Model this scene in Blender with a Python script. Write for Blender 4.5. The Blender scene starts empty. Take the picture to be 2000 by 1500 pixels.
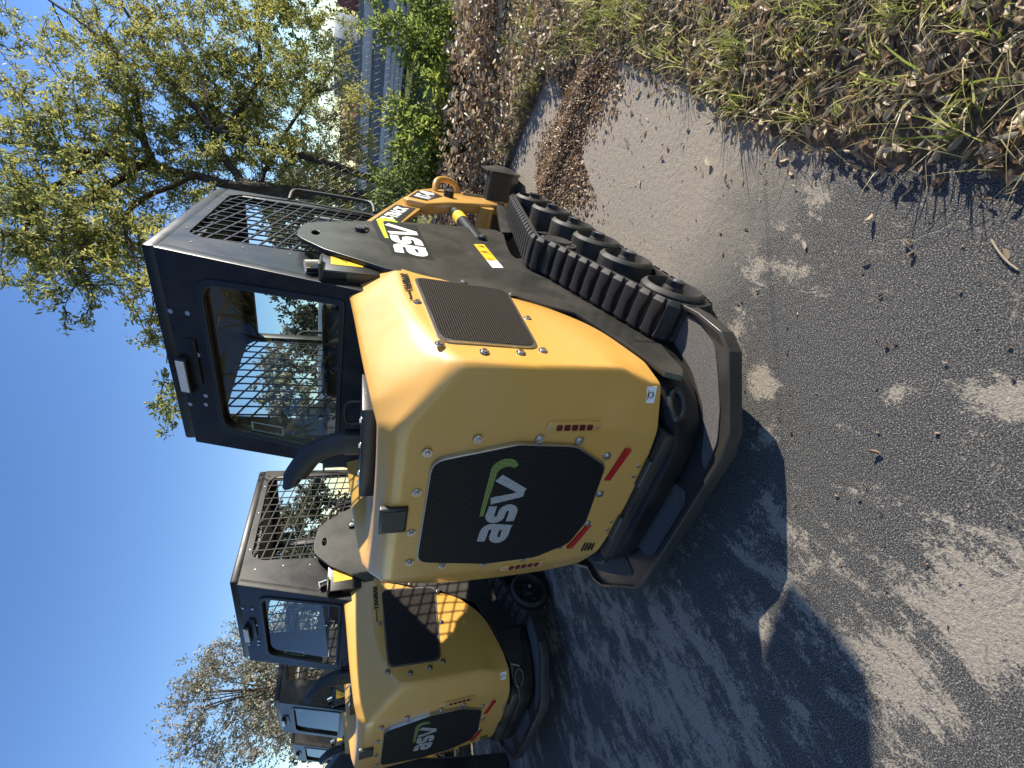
import bpy, bmesh, math, random
import numpy as np
from mathutils import Vector, Matrix

R = math.radians
random.seed(7)
rng = np.random.default_rng(7)
sc = bpy.context.scene
C = sc.collection

# ------------------------------------------------------------------ camera, sky, sun, exposure
cam_d = bpy.data.cameras.new("camera")
cam = bpy.data.objects.new("camera", cam_d)
C.objects.link(cam)
cam_d.sensor_width = 36.0
cam_d.lens = 36.0 * 826.98 / 2000.0
cam_d.clip_start = 0.05
cam_d.clip_end = 600
# columns of the world->view rotation (view: right, down, forward of the upright phone)
XR = Vector((0.81740, 0.20889, 0.53684))
_f = 826.9794435
yf = Vector((583.0, -299.0, _f)).normalized()
xr = -Vector((-1350.0, -345.0, _f)).normalized()
zu = xr.cross(yf)
def to_world(v):
    return Vector((xr.dot(v), yf.dot(v), zu.dot(v)))
cx = to_world(Vector((0, 1, 0)))      # picture right = down of the place (the phone was held sideways)
cy = to_world(Vector((1, 0, 0)))
cz = to_world(Vector((0, 0, -1)))
cam.matrix_world = Matrix(((cx.x, cy.x, cz.x, 0), (cx.y, cy.y, cz.y, 0), (cx.z, cy.z, cz.z, 1.18), (0, 0, 0, 1)))
sc.camera = cam

SUN_AZ, SUN_EL = 51.5, 24.5            # azimuth from +Y towards +X
world = bpy.data.worlds.new("World")
sc.world = world
world.use_nodes = True
wn = world.node_tree
sky = wn.nodes.new("ShaderNodeTexSky")
sky.sky_type = 'NISHITA'
sky.sun_disc = False
sky.sun_elevation = R(SUN_EL)
sky.sun_rotation = R(SUN_AZ)
sky.air_density = 1.15
sky.dust_density = 0.05
sky.ozone_density = 3.5
hs = wn.nodes.new('ShaderNodeHueSaturation'); hs.inputs['Saturation'].default_value = 1.15; hs.inputs['Hue'].default_value = .513
wn.links.new(sky.outputs[0], hs.inputs['Color']); wn.links.new(hs.outputs[0], wn.nodes["Background"].inputs[0])
wn.nodes["Background"].inputs[1].default_value = 0.092
sun_d = bpy.data.lights.new("sun", 'SUN')
sun_d.energy = 4.1
sun_d.angle = R(0.5)
sun_d.color = (1.0, 0.91, 0.78)
sun = bpy.data.objects.new("sun", sun_d)
C.objects.link(sun)
sv = Vector((math.sin(R(SUN_AZ)) * math.cos(R(SUN_EL)), math.cos(R(SUN_AZ)) * math.cos(R(SUN_EL)), math.sin(R(SUN_EL))))
sun.rotation_euler = sv.to_track_quat('Z', 'Y').to_euler()
sc.view_settings.view_transform = 'Standard'
sc.view_settings.look = 'None'
sc.view_settings.gamma = 1
sc.view_settings.exposure = 1.22
sc.cycles.max_bounces = 8
sc.cycles.transparent_max_bounces = 16

# ------------------------------------------------------------------ materials
def mat(name, col=(.5, .5, .5), rough=.5, metal=0, spec=.5, coat=0, coat_rough=.05):
    m = bpy.data.materials.new(name)
    m.use_nodes = True
    b = m.node_tree.nodes["Principled BSDF"]
    b.inputs["Base Color"].default_value = (*col, 1)
    b.inputs["Roughness"].default_value = rough
    b.inputs["Metallic"].default_value = metal
    b.inputs["Specular IOR Level"].default_value = spec
    b.inputs["Coat Weight"].default_value = coat
    b.inputs["Coat Roughness"].default_value = coat_rough
    return m
def N(m, t, **k):
    n = m.node_tree.nodes.new(t)
    for a, v in k.items():
        setattr(n, a, v)
    return n
def L(m, a, b):
    m.node_tree.links.new(a, b)
def bsdf(m):
    return m.node_tree.nodes["Principled BSDF"]
def coords(m, kind="Object", scale=(1, 1, 1)):
    tc = N(m, "ShaderNodeTexCoord")
    mp = N(m, "ShaderNodeMapping")
    mp.inputs["Scale"].default_value = scale
    L(m, tc.outputs[kind], mp.inputs[0])
    return mp.outputs[0]
def noise(m, vec, scale, detail=5, rough=.55, dist=0):
    n = N(m, "ShaderNodeTexNoise")
    n.inputs["Scale"].default_value = scale
    n.inputs["Detail"].default_value = detail
    n.inputs["Roughness"].default_value = rough
    n.inputs["Distortion"].default_value = dist
    L(m, vec, n.inputs["Vector"])
    return n.outputs["Fac"]
def ramp(m, fac, stops):
    r = N(m, "ShaderNodeValToRGB")
    while len(r.color_ramp.elements) < len(stops):
        r.color_ramp.elements.new(.5)
    for e, (p, c) in zip(r.color_ramp.elements, stops):
        e.position = p
        e.color = (*c, 1) if len(c) == 3 else c
    L(m, fac, r.inputs[0])
    return r.outputs[0]
def rampv(m, fac, a, b, va=0., vb=1.):
    n = N(m, "ShaderNodeMapRange")
    n.inputs[1].default_value = a
    n.inputs[2].default_value = b
    n.inputs[3].default_value = va
    n.inputs[4].default_value = vb
    L(m, fac, n.inputs[0])
    return n.outputs[0]
def mixc(m, fac, a, b):
    n = N(m, "ShaderNodeMix", data_type='RGBA')
    if isinstance(fac, float): n.inputs[0].default_value = fac
    else: L(m, fac, n.inputs[0])
    for i, c in ((6, a), (7, b)):
        if isinstance(c, tuple): n.inputs[i].default_value = (*c, 1)
        else: L(m, c, n.inputs[i])
    return n.outputs[2]
def math_(m, op, a, b=None):
    n = N(m, "ShaderNodeMath", operation=op)
    for i, v in ((0, a), (1, b)):
        if v is None: continue
        if isinstance(v, (int, float)): n.inputs[i].default_value = v
        else: L(m, v, n.inputs[i])
    return n.outputs[0]
def bump(m, h, strength=.3, dist=.01):
    n = N(m, "ShaderNodeBump")
    n.inputs["Strength"].default_value = strength
    n.inputs["Distance"].default_value = dist
    L(m, h, n.inputs["Height"])
    L(m, n.outputs[0], bsdf(m).inputs["Normal"])

M = {}
# yellow machine paint: gloss coat with faint dust film and smudges
m = M['yellow'] = mat('yellow_paint', (.56, .30, .055), .34, coat=.55, coat_rough=.12)
v = coords(m)
nz = noise(m, v, 3.2, 6, .6, .4)
c = mixc(m, rampv(m, nz, .42, .72, 0, .22), (.60, .325, .068), (.52, .36, .16))
fine = noise(m, v, 140, 3, .7)
c = mixc(m, rampv(m, fine, .66, .74, 0, .22), c, (.55, .45, .30))
L(m, c, bsdf(m).inputs["Base Color"])
L(m, rampv(m, noise(m, v, 6, 5, .6), .3, .75, .26, .46), bsdf(m).inputs["Roughness"])
bump(m, noise(m, v, 260, 2), .03, .001)
# black machine paint
def black(name, base, ra, rb, coat=.2):
    m = mat(name, base, .35, spec=.5, coat=coat, coat_rough=.15)
    v = coords(m)
    n1 = noise(m, v, 4.5, 7, .65, .6)
    dust = tuple(min(.2, x + .03 + .01 * (2 - i)) for i, x in enumerate(base))
    c = mixc(m, rampv(m, n1, .4, .75, 0, .5), base, dust)
    sp = noise(m, v, 170, 2, .8)
    c = mixc(m, rampv(m, sp, .70, .78, 0, .35), c, (.16, .14, .11))
    L(m, c, bsdf(m).inputs["Base Color"])
    L(m, rampv(m, n1, .3, .7, ra, rb), bsdf(m).inputs["Roughness"])
    bump(m, noise(m, v, 320, 2), .05, .001)
    return m
M['cab'] = black('black_cab_paint', (.008, .008, .009), .30, .45, .0)
bsdf(M['cab']).inputs['Specular IOR Level'].default_value = .32
M['plate'] = black('black_steel_plate', (.022, .022, .019), .33, .5, .15)
M['chassis'] = black('dark_chassis', (.010, .010, .011), .45, .65, 0)
# rubber
m = M['rubber'] = mat('track_rubber', (.016, .016, .017), .62, spec=.35)
v = coords(m)
L(m, mixc(m, rampv(m, noise(m, v, 9, 6, .7), .45, .8, 0, .55), (.015, .015, .016), (.075, .066, .055)), bsdf(m).inputs["Base Color"])
bump(m, noise(m, v, 120, 4), .15, .002)
m = M['dusty_rubber'] = mat('wheel_rubber', (.02, .02, .02), .6, spec=.35)
v = coords(m)
L(m, mixc(m, rampv(m, noise(m, v, 14, 6, .7), .4, .8, 0, .7), (.018, .018, .018), (.12, .105, .085)), bsdf(m).inputs["Base Color"])
M['steel'] = mat('zinc_steel', (.62, .60, .55), .28, metal=1)
m = M['chrome'] = mat('chrome', (.8, .8, .82), .06, metal=1)
M['trim'] = mat('bright_trim', (.5, .5, .5), .3, metal=1)
M['plastic'] = mat('black_plastic', (.012, .012, .013), .38)
m = M['pipe'] = mat('exhaust_black', (.03, .03, .029), .5, spec=.4)
M['seat'] = mat('seat_vinyl', (.014, .014, .015), .45)
M['red'] = mat('red_reflector', (.42, .008, .01), .3, coat=.4)
M['red_lens'] = mat('dark_red_lens', (.11, .008, .008), .15, coat=.6)
M['white'] = mat('white_decal', (.8, .8, .78), .4)
M['lime'] = mat('lime_decal', (.48, .68, .03), .4)
M['black_print'] = mat('black_print', (.008, .008, .008), .4)
M['warn'] = mat('warning_yellow', (.75, .46, .02), .4)
M['lamp'] = mat('work_lamp_glass', (.80, .74, .68), .35, metal=0, coat=.5)
m = M['lamp']
v = coords(m, scale=(55, 55, 55))
vo = N(m, "ShaderNodeTexVoronoi"); L(m, v, vo.inputs["Vector"]); bump(m, vo.outputs["Distance"], .5, .01)

def perforated(name, base, hole, scale, spark=None):
    m = mat(name, base, .35, spec=.5)
    v = coords(m)
    sx = N(m, "ShaderNodeSeparateXYZ"); L(m, v, sx.inputs[0])
    s = 2 * math.pi * scale
    # u along x+y, v along z ; sinusoid product gives round holes in staggered rows
    u = math_(m, 'ADD', sx.outputs[0], sx.outputs[1])
    a = math_(m, 'SINE', math_(m, 'MULTIPLY', u, s))
    b = math_(m, 'SINE', math_(m, 'MULTIPLY', sx.outputs[2], s))
    p = math_(m, 'MULTIPLY', a, b)
    fac = rampv(m, math_(m, 'ABSOLUTE', p), .25, .45)
    c = mixc(m, fac, base, hole)
    L(m, c, bsdf(m).inputs["Base Color"])
    L(m, rampv(m, fac, 0, 1, .35, .9), bsdf(m).inputs["Roughness"])
    L(m, rampv(m, fac, 0, 1, .5, .05), bsdf(m).inputs["Specular IOR Level"])
    bump(m, math_(m, 'MULTIPLY', fac, -1.0), .6, .002)
    return m
M['grille'] = perforated('perforated_black', (.016, .016, .017), (.002, .002, .002), 105)
M['grille_white'] = perforated('perforated_white', (.80, .80, .80), (.01, .01, .01), 105)
M['grille_lime'] = perforated('perforated_lime', (.36, .48, .12), (.01, .01, .01), 105)
M['side_mesh'] = perforated('side_wire_mesh', (.050, .041, .035), (.001, .001, .001), 72)

# thin window glass: fresnel reflection over slightly tinted see-through
m = M['glass'] = bpy.data.materials.new('window_glass'); m.use_nodes = True
nt = m.node_tree; nt.nodes.clear()
out = nt.nodes.new('ShaderNodeOutputMaterial'); mx = nt.nodes.new('ShaderNodeMixShader')
tr = nt.nodes.new('ShaderNodeBsdfTransparent'); tr.inputs[0].default_value = (.74, .83, .80, 1)
gl = nt.nodes.new('ShaderNodeBsdfGlossy'); gl.inputs['Roughness'].default_value = .01
fr = nt.nodes.new('ShaderNodeFresnel'); fr.inputs[0].default_value = 1.62
nt.links.new(fr.outputs[0], mx.inputs[0]); nt.links.new(tr.outputs[0], mx.inputs[1]); nt.links.new(gl.outputs[0], mx.inputs[2])
nt.links.new(mx.outputs[0], out.inputs[0])

# asphalt step tape
m = M['grip'] = mat('grip_tape', (.03, .029, .028), .7)
v = coords(m)
g = noise(m, v, 420, 3, .8)
L(m, ramp(m, g, [(.35, (.020, .020, .019)), (.55, (.11, .10, .092)), (.7, (.42, .39, .35))]), bsdf(m).inputs["Base Color"])
bump(m, g, .9, .004)

# lot surface: dark sealed asphalt, worn pale patches, sandy concrete strip beside the verge, cracks
m = M['asphalt'] = mat('asphalt', (.05, .05, .05), .8, spec=.22)
v = coords(m)
sp = N(m, "ShaderNodeSeparateXYZ"); L(m, v, sp.inputs[0])
big = noise(m, v, .9, 5, .6, .5)
mid = noise(m, v, 4.5, 8, .72, .3)
vst = coords(m, scale=(1, .45, 1))
streak = noise(m, vst, 9, 9, .75, .2)
fine = noise(m, v, 150, 4, .8)
grit = noise(m, v, 330, 2, .8)
# wear grows to the left of the picture (negative x) where the sealer is scraped off
wx = rampv(m, sp.outputs[0], -.8, -1.8, 0, .055)
wv = math_(m, 'ADD', math_(m, 'ADD', math_(m, 'MULTIPLY', streak, .70), math_(m, 'MULTIPLY', big, .36)), wx)
wv = math_(m, 'ADD', wv, math_(m, 'MULTIPLY', math_(m, 'SUBTRACT', fine, .5), .30))
def spot(cx_, cy_, r, k):
    a = math_(m, 'POWER', math_(m, 'SUBTRACT', sp.outputs[0], cx_), 2.0)
    b = math_(m, 'POWER', math_(m, 'SUBTRACT', sp.outputs[1], cy_), 2.0)
    d = math_(m, 'SQRT', math_(m, 'ADD', a, b))
    return rampv(m, d, 0, r, k, 0)
for (cx_, cy_, r_, k_) in ((-.60, .13, .20, .17), (-.50, .80, .09, .20), (-.41, 1.0, .10, .20), (-.62, .70, .10, .16), (-.24, .33, .10, .18), (-.78, .56, .12, .15), (-.20, 1.02, .16, .13), (.06, .98, .14, .15), (-.33, .50, .05, .14), (-.85, .16, .14, .12), (-.95, .42, .2, .05), (-1.55, .35, .55, .06)):
    wv = math_(m, 'ADD', wv, spot(cx_, cy_, r_, k_))
mott = noise(m, v, 26, 7, .8, .3)
wv = math_(m, 'ADD', wv, math_(m, 'MULTIPLY', math_(m, 'SUBTRACT', mott, .5), .30))
worn = rampv(m, wv, .605, .655)
# pale concrete strip next to the verge
edge = math_(m, 'ADD', math_(m, 'SUBTRACT', sp.outputs[1], 1.16), math_(m, 'MULTIPLY', sp.outputs[0], .25))
edge = math_(m, 'ADD', edge, math_(m, 'MULTIPLY', math_(m, 'SUBTRACT', mid, .5), .55))
edge = math_(m, 'ADD', edge, math_(m, 'MULTIPLY', math_(m, 'SUBTRACT', fine, .5), .35))
conc = math_(m, 'MULTIPLY', rampv(m, edge, -.22, .20), rampv(m, sp.outputs[0], -1.15, -.75))
asph = ramp(m, grit, [(.30, (.014, .014, .015)), (.47, (.042, .042, .041)), (.57, (.12, .118, .11)), (.68, (.46, .44, .39))])
dustc = ramp(m, fine, [(.3, (.19, .165, .135)), (.5, (.33, .29, .23)), (.75, (.50, .44, .35))])
concc = ramp(m, mixc(m, .5, noise(m, v, 60, 5, .7), grit), [(.3, (.19, .165, .13)), (.5, (.31, .272, .215)), (.7, (.42, .37, .30))])
c = mixc(m, worn, asph, dustc)
c = mixc(m, math_(m, 'MULTIPLY', conc, .93), c, concc)
# cracks: crumbly pale lines from stretched voronoi edges
vw = N(m, "ShaderNodeVectorMath", operation='ADD')
nv = N(m, "ShaderNodeTexNoise"); nv.inputs["Scale"].default_value = 3.5; nv.inputs["Detail"].default_value = 8; L(m, v, nv.inputs["Vector"])
sc1 = N(m, "ShaderNodeVectorMath", operation='SCALE'); sc1.inputs[3].default_value = .35; L(m, nv.outputs["Color"], sc1.inputs[0])
L(m, v, vw.inputs[0]); L(m, sc1.outputs[0], vw.inputs[1])
vo = N(m, "ShaderNodeTexVoronoi", feature='DISTANCE_TO_EDGE'); vo.inputs["Scale"].default_value = .85; L(m, vw.outputs[0], vo.inputs["Vector"])
crk = rampv(m, math_(m, 'ADD', vo.outputs["Distance"], math_(m, 'MULTIPLY', math_(m, 'SUBTRACT', fine, .5), .006)), .0008, .0032, 1, 0)
crk = math_(m, 'MULTIPLY', crk, rampv(m, mid, .44, .56))
c = mixc(m, math_(m, 'MULTIPLY', crk, .45), c, (.36, .33, .27))
L(m, c, bsdf(m).inputs["Base Color"])
L(m, rampv(m, worn, 0, 1, .62, .9), bsdf(m).inputs["Roughness"])
hh = math_(m, 'ADD', math_(m, 'MULTIPLY', grit, .6), math_(m, 'ADD', math_(m, 'MULTIPLY', fine, .8), math_(m, 'MULTIPLY', noise(m, v, 45, 4), .9)))
hh = math_(m, 'SUBTRACT', hh, math_(m, 'MULTIPLY', crk, 1.0))
bump(m, hh, .7, .007)

m = M['soil'] = mat('soil', (.09, .07, .05), .95, spec=.2)
v = coords(m)
L(m, ramp(m, noise(m, v, 60, 6, .75), [(.3, (.06, .045, .03)), (.5, (.15, .12, .085)), (.7, (.30, .25, .185))]), bsdf(m).inputs["Base Color"])
bump(m, noise(m, v, 70, 6, .7), .9, .02)
m = M['lawn'] = mat('far_lawn', (.11, .13, .03), .95, spec=.1)
v = coords(m)
L(m, ramp(m, noise(m, v, 14, 8, .75), [(.3, (.05, .075, .015)), (.5, (.12, .15, .035)), (.7, (.22, .21, .08))]), bsdf(m).inputs["Base Color"])
bump(m, noise(m, v, 60, 5), 1, .05)

def leafmat(name, cols, trans=.35, rough=.42):
    m = mat(name, cols[1], rough, spec=.5)
    at = N(m, "ShaderNodeAttribute", attribute_name="tint")
    cc = ramp(m, at.outputs["Fac"], [(i / (len(cols) - 1), c) for i, c in enumerate(cols)])
    L(m, cc, bsdf(m).inputs["Base Color"])
    nt = m.node_tree
    tl = nt.nodes.new("ShaderNodeBsdfTranslucent")
    br = N(m, "ShaderNodeBrightContrast"); br.inputs[1].default_value = .04
    L(m, cc, br.inputs[0]); L(m, br.outputs[0], tl.inputs[0])
    mx = nt.nodes.new("ShaderNodeMixShader"); mx.inputs[0].default_value = trans
    L(m, bsdf(m).outputs[0], mx.inputs[1]); L(m, tl.outputs[0], mx.inputs[2])
    L(m, mx.outputs[0], nt.nodes["Material Output"].inputs[0])
    return m
M['oak_leaf'] = leafmat('oak_leaves', [(.075, .11, .02), (.17, .20, .035), (.26, .27, .05), (.40, .37, .08)], .62)
M['shrub_leaf'] = leafmat('shrub_leaves', [(.09, .14, .015), (.20, .27, .03), (.34, .38, .06)], .7)
M['pale_leaf'] = leafmat('pale_leaves', [(.10, .10, .05), (.19, .18, .11), (.30, .28, .20)], .3)
M['dark_leaf'] = leafmat('dark_leaves', [(.035, .045, .015), (.07, .08, .03), (.13, .12, .05)], .3)
M['dry_leaf'] = leafmat('dry_leaves', [(.13, .06, .03), (.28, .17, .09), (.42, .32, .20), (.60, .52, .37)], .25, .5)
M['blade'] = leafmat('grass_blades', [(.09, .14, .018), (.22, .28, .035), (.38, .40, .08), (.58, .50, .24)], .5)
M['frond'] = leafmat('dry_fronds', [(.10, .08, .035), (.22, .18, .08), (.34, .30, .16)], .3)
m = M['bark'] = mat('bark', (.05, .04, .03), .9, spec=.2)
v = coords(m, scale=(1, 1, .25))
L(m, ramp(m, noise(m, v, 40, 6, .7), [(.3, (.018, .014, .011)), (.55, (.06, .048, .038)), (.75, (.13, .11, .09))]), bsdf(m).inputs["Base Color"])
bump(m, noise(m, v, 40, 6), .8, .02)
M['galv'] = mat('galvanised_wire', (.30, .29, .27), .5, metal=.5)
m = M['panel_white'] = mat('white_panel', (.62, .60, .60), .5)
v = coords(m, scale=(.3, .3, 3))
L(m, mixc(m, rampv(m, noise(m, v, 6, 5), .4, .7), (.64, .61, .61), (.46, .43, .43)), bsdf(m).inputs["Base Color"])
M['panel_blue'] = mat('blue_grey_panel', (.12, .16, .21), .4)
M['panel_red'] = mat('faded_red', (.22, .05, .04), .6)
M['panel_grey'] = mat('grey_panel', (.2, .2, .2), .6)

# ------------------------------------------------------------------ mesh helpers
def link(o, parent=None):
    C.objects.link(o)
    if parent is not None:
        o.parent = parent
    return o
def from_bm(name, bm, mt, parent=None, smooth=35):
    me = bpy.data.meshes.new(name)
    bmesh.ops.recalc_face_normals(bm, faces=bm.faces[:])
    bm.to_mesh(me); bm.free()
    if mt is not None: me.materials.append(mt)
    if smooth:
        me.polygons.foreach_set('use_smooth', [True] * len(me.polygons))
        me.set_sharp_from_angle(angle=R(smooth))
    o = bpy.data.objects.new(name, me)
    return link(o, parent)
def obj_from(name, verts, faces, mt, parent=None, smooth=0):
    me = bpy.data.meshes.new(name)
    me.from_pydata([tuple(v) for v in verts], [], faces)
    if mt is not None: me.materials.append(mt)
    if smooth:
        me.polygons.foreach_set('use_smooth', [True] * len(me.polygons))
        me.set_sharp_from_angle(angle=R(smooth))
    o = bpy.data.objects.new(name, me)
    return link(o, parent)
def empty(name, loc=(0, 0, 0), rz=0, **props):
    o = bpy.data.objects.new(name, None)
    o.location = loc
    o.rotation_euler = (0, 0, R(rz))
    C.objects.link(o)
    for k, val in props.items(): o[k] = val
    return o
def tag(o, **props):
    for k, val in props.items(): o[k] = val
    return o
def box(bm, lo, hi, mtx=None):
    r = bmesh.ops.create_cube(bm, size=1)
    lo = Vector(lo); hi = Vector(hi)
    for vv in r['verts']:
        vv.co = Vector(((vv.co.x + .5) * (hi.x - lo.x) + lo.x, (vv.co.y + .5) * (hi.y - lo.y) + lo.y, (vv.co.z + .5) * (hi.z - lo.z) + lo.z))
        if mtx: vv.co = mtx @ vv.co
    return r['verts']
def bev(bm, w, seg=2, angle=25):
    es = [e for e in bm.edges if len(e.link_faces) == 2 and e.calc_face_angle(0) > R(angle)]
    bmesh.ops.bevel(bm, geom=es, offset=w, segments=seg, profile=.5, affect='EDGES', clamp_overlap=True)
def boxo(name, lo, hi, mt, parent=None, bw=.004, mtx=None):
    bm = bmesh.new(); box(bm, lo, hi, mtx)
    if bw: bev(bm, bw, 2)
    return from_bm(name, bm, mt, parent)
def prism_bm(poly, axis, a, b, bm=None):
    """poly in the two remaining axes (in x,y,z order), extruded along axis from a to b"""
    bm = bm or bmesh.new()
    def P(u, v, w):
        return {0: (w, u, v), 1: (u, w, v), 2: (u, v, w)}[axis]
    va = [bm.verts.new(P(u, v, a)) for u, v in poly]
    vb = [bm.verts.new(P(u, v, b)) for u, v in poly]
    n = len(poly)
    bm.faces.new(va); bm.faces.new(vb[::-1])
    for i in range(n):
        bm.faces.new((va[i], va[(i + 1) % n], vb[(i + 1) % n], vb[i]))
    bmesh.ops.recalc_face_normals(bm, faces=bm.faces[:])
    return bm
def prism(name, poly, axis, a, b, mt, parent=None, bw=.003, seg=2, mtx=None):
    bm = prism_bm(poly, axis, a, b)
    if bw: bev(bm, bw, seg, 40)
    if mtx: bmesh.ops.transform(bm, matrix=mtx, verts=bm.verts[:])
    return from_bm(name, bm, mt, parent)
def cyl_bm(bm, p0, p1, r0, r1=None, n=20, caps=True):
    p0, p1 = Vector(p0), Vector(p1)
    r1 = r0 if r1 is None else r1
    q = (p1 - p0).normalized().to_track_quat('Z', 'Y')
    A, B = [], []
    for i in range(n):
        t = 2 * math.pi * i / n
        d = q @ Vector((math.cos(t), math.sin(t), 0))
        A.append(bm.verts.new(p0 + d * r0)); B.append(bm.verts.new(p1 + d * r1))
    for i in range(n):
        bm.faces.new((A[i], A[(i + 1) % n], B[(i + 1) % n], B[i]))
    if caps:
        bm.faces.new(A[::-1]); bm.faces.new(B)
def cyl(name, p0, p1, r, mt, parent=None, n=20, bw=0, r1=None):
    bm = bmesh.new(); cyl_bm(bm, p0, p1, r, r1, n)
    if bw: bev(bm, bw, 2, 50)
    return from_bm(name, bm, mt, parent, 40)
def smooth_path(pts, it=2):
    pts = [Vector(p) for p in pts]
    for _ in range(it):
        o = [pts[0]]
        for a, b in zip(pts, pts[1:]):
            o += [a * .75 + b * .25, a * .25 + b * .75]
        o.append(pts[-1]); pts = o
    return pts
def tube_bm(bm, pts, r, n=8, closed=False, caps=True):
    pts = [Vector(p) for p in pts]
    rs = r if isinstance(r, (list, tuple)) else [r] * len(pts)
    rings = []
    up = None
    m_ = len(pts)
    for i, p in enumerate(pts):
        a = pts[(i - 1) % m_] if (closed or i > 0) else p
        b = pts[(i + 1) % m_] if (closed or i < m_ - 1) else p
        t = (b - a).normalized()
        if up is None:
            up = t.orthogonal().normalized()
        up = (up - t * up.dot(t)).normalized()
        s = t.cross(up)
        rings.append([bm.verts.new(p + (up * math.cos(2 * math.pi * k / n) + s * math.sin(2 * math.pi * k / n)) * rs[i]) for k in range(n)])
    for i in range(m_ if closed else m_ - 1):
        A, B = rings[i], rings[(i + 1) % m_]
        for k in range(n):
            bm.faces.new((A[k], A[(k + 1) % n], B[(k + 1) % n], B[k]))
    if caps and not closed:
        bm.faces.new(rings[0][::-1]); bm.faces.new(rings[-1])
def tube(name, pts, r, mt, parent=None, n=10, it=2, closed=False):
    bm = bmesh.new()
    p = smooth_path(pts, it) if it else pts
    tube_bm(bm, p, r, n, closed)
    return from_bm(name, bm, mt, parent, 50)
def round_poly(poly, r, seg=4):
    out = []
    n = len(poly)
    for i in range(n):
        p = Vector(poly[i]); a = Vector(poly[i - 1]); b = Vector(poly[(i + 1) % n])
        rr = r[i] if isinstance(r, (list, tuple)) else r
        da, db = (a - p), (b - p)
        k = min(rr, da.length * .45, db.length * .45)
        if k < 1e-4: out.append(tuple(p)); continue
        A = p + da.normalized() * k; B = p + db.normalized() * k
        for s in range(seg + 1):
            t = s / seg
            q = A * (1 - t) ** 2 + p * 2 * t * (1 - t) + B * t * t
            out.append(tuple(q))
    return out
def plate_holes(name, outer, holes, thick, mtx, mt, parent=None, bevel=.0015):
    """flat plate with holes from a 2D curve; local x,y in the plane, z thickness"""
    cu = bpy.data.curves.new(name, 'CURVE'); cu.dimensions = '2D'; cu.fill_mode = 'BOTH'
    cu.extrude = thick / 2; cu.bevel_depth = bevel; cu.bevel_resolution = 1
    for poly in [outer] + list(holes):
        s = cu.splines.new('POLY'); s.points.add(len(poly) - 1); s.use_cyclic_u = True
        for q, p in zip(s.points, poly): q.co = (p[0], p[1], 0, 1)
    tmp = bpy.data.objects.new(name, cu)
    me = bpy.data.meshes.new_from_object(tmp)
    bpy.data.objects.remove(tmp)
    me.transform(mtx)
    me.materials.clear(); me.materials.append(mt)
    me.polygons.foreach_set('use_smooth', [True] * len(me.polygons)); me.set_sharp_from_angle(angle=R(35))
    me.name = name
    return link(bpy.data.objects.new(name, me), parent)
def frame_mtx(origin, xd, yd):
    x = Vector(xd).normalized(); y = Vector(yd); y = (y - x * y.dot(x)).normalized(); z = x.cross(y)
    return Matrix(((x.x, y.x, z.x, origin[0]), (x.y, y.y, z.y, origin[1]), (x.z, y.z, z.z, origin[2]), (0, 0, 0, 1)))
def text(name, body, size, mtx, mt, parent=None, shear=0, bold=0, sx=1, extrude=.0006):
    cu = bpy.data.curves.new(name, 'FONT'); cu.body = body; cu.size = size; cu.shear = shear; cu.offset = bold
    cu.extrude = extrude; cu.align_x = 'CENTER'; cu.align_y = 'CENTER'; cu.resolution_u = 3
    tmp = bpy.data.objects.new(name, cu)
    me = bpy.data.meshes.new_from_object(tmp)
    bpy.data.objects.remove(tmp)
    me.transform(mtx @ Matrix.Diagonal((sx, 1, 1, 1)))
    me.materials.clear(); me.materials.append(mt)
    return link(bpy.data.objects.new(name, me), parent)
def ribbon_bm(bm, pts, w, z=0., closed=False):
    pts = [Vector((p[0], p[1])) for p in pts]
    n = len(pts)
    ws = w if isinstance(w, (list, tuple)) else [w] * n
    Lv, Rv = [], []
    for i, p in enumerate(pts):
        a = pts[(i - 1) % n] if (closed or i) else None
        b = pts[(i + 1) % n] if (closed or i < n - 1) else None
        d1 = (p - a).normalized() if a is not None else None
        d2 = (b - p).normalized() if b is not None else None
        if d1 is None: d1 = d2
        if d2 is None: d2 = d1
        t = (d1 + d2).normalized()
        nn = Vector((-t.y, t.x))
        k = 1 / max(.5, nn.dot(Vector((-d1.y, d1.x))))
        Lv.append(bm.verts.new((*(p + nn * ws[i] / 2 * k), z))); Rv.append(bm.verts.new((*(p - nn * ws[i] / 2 * k), z)))
    for i in range(n if closed else n - 1):
        j = (i + 1) % n
        bm.faces.new((Rv[i], Rv[j], Lv[j], Lv[i]))
def arc(cx_, cy_, r, a0, a1, n=7):
    return [(cx_ + r * math.cos(R(a0 + (a1 - a0) * i / n)), cy_ + r * math.sin(R(a0 + (a1 - a0) * i / n))) for i in range(n + 1)]
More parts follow.
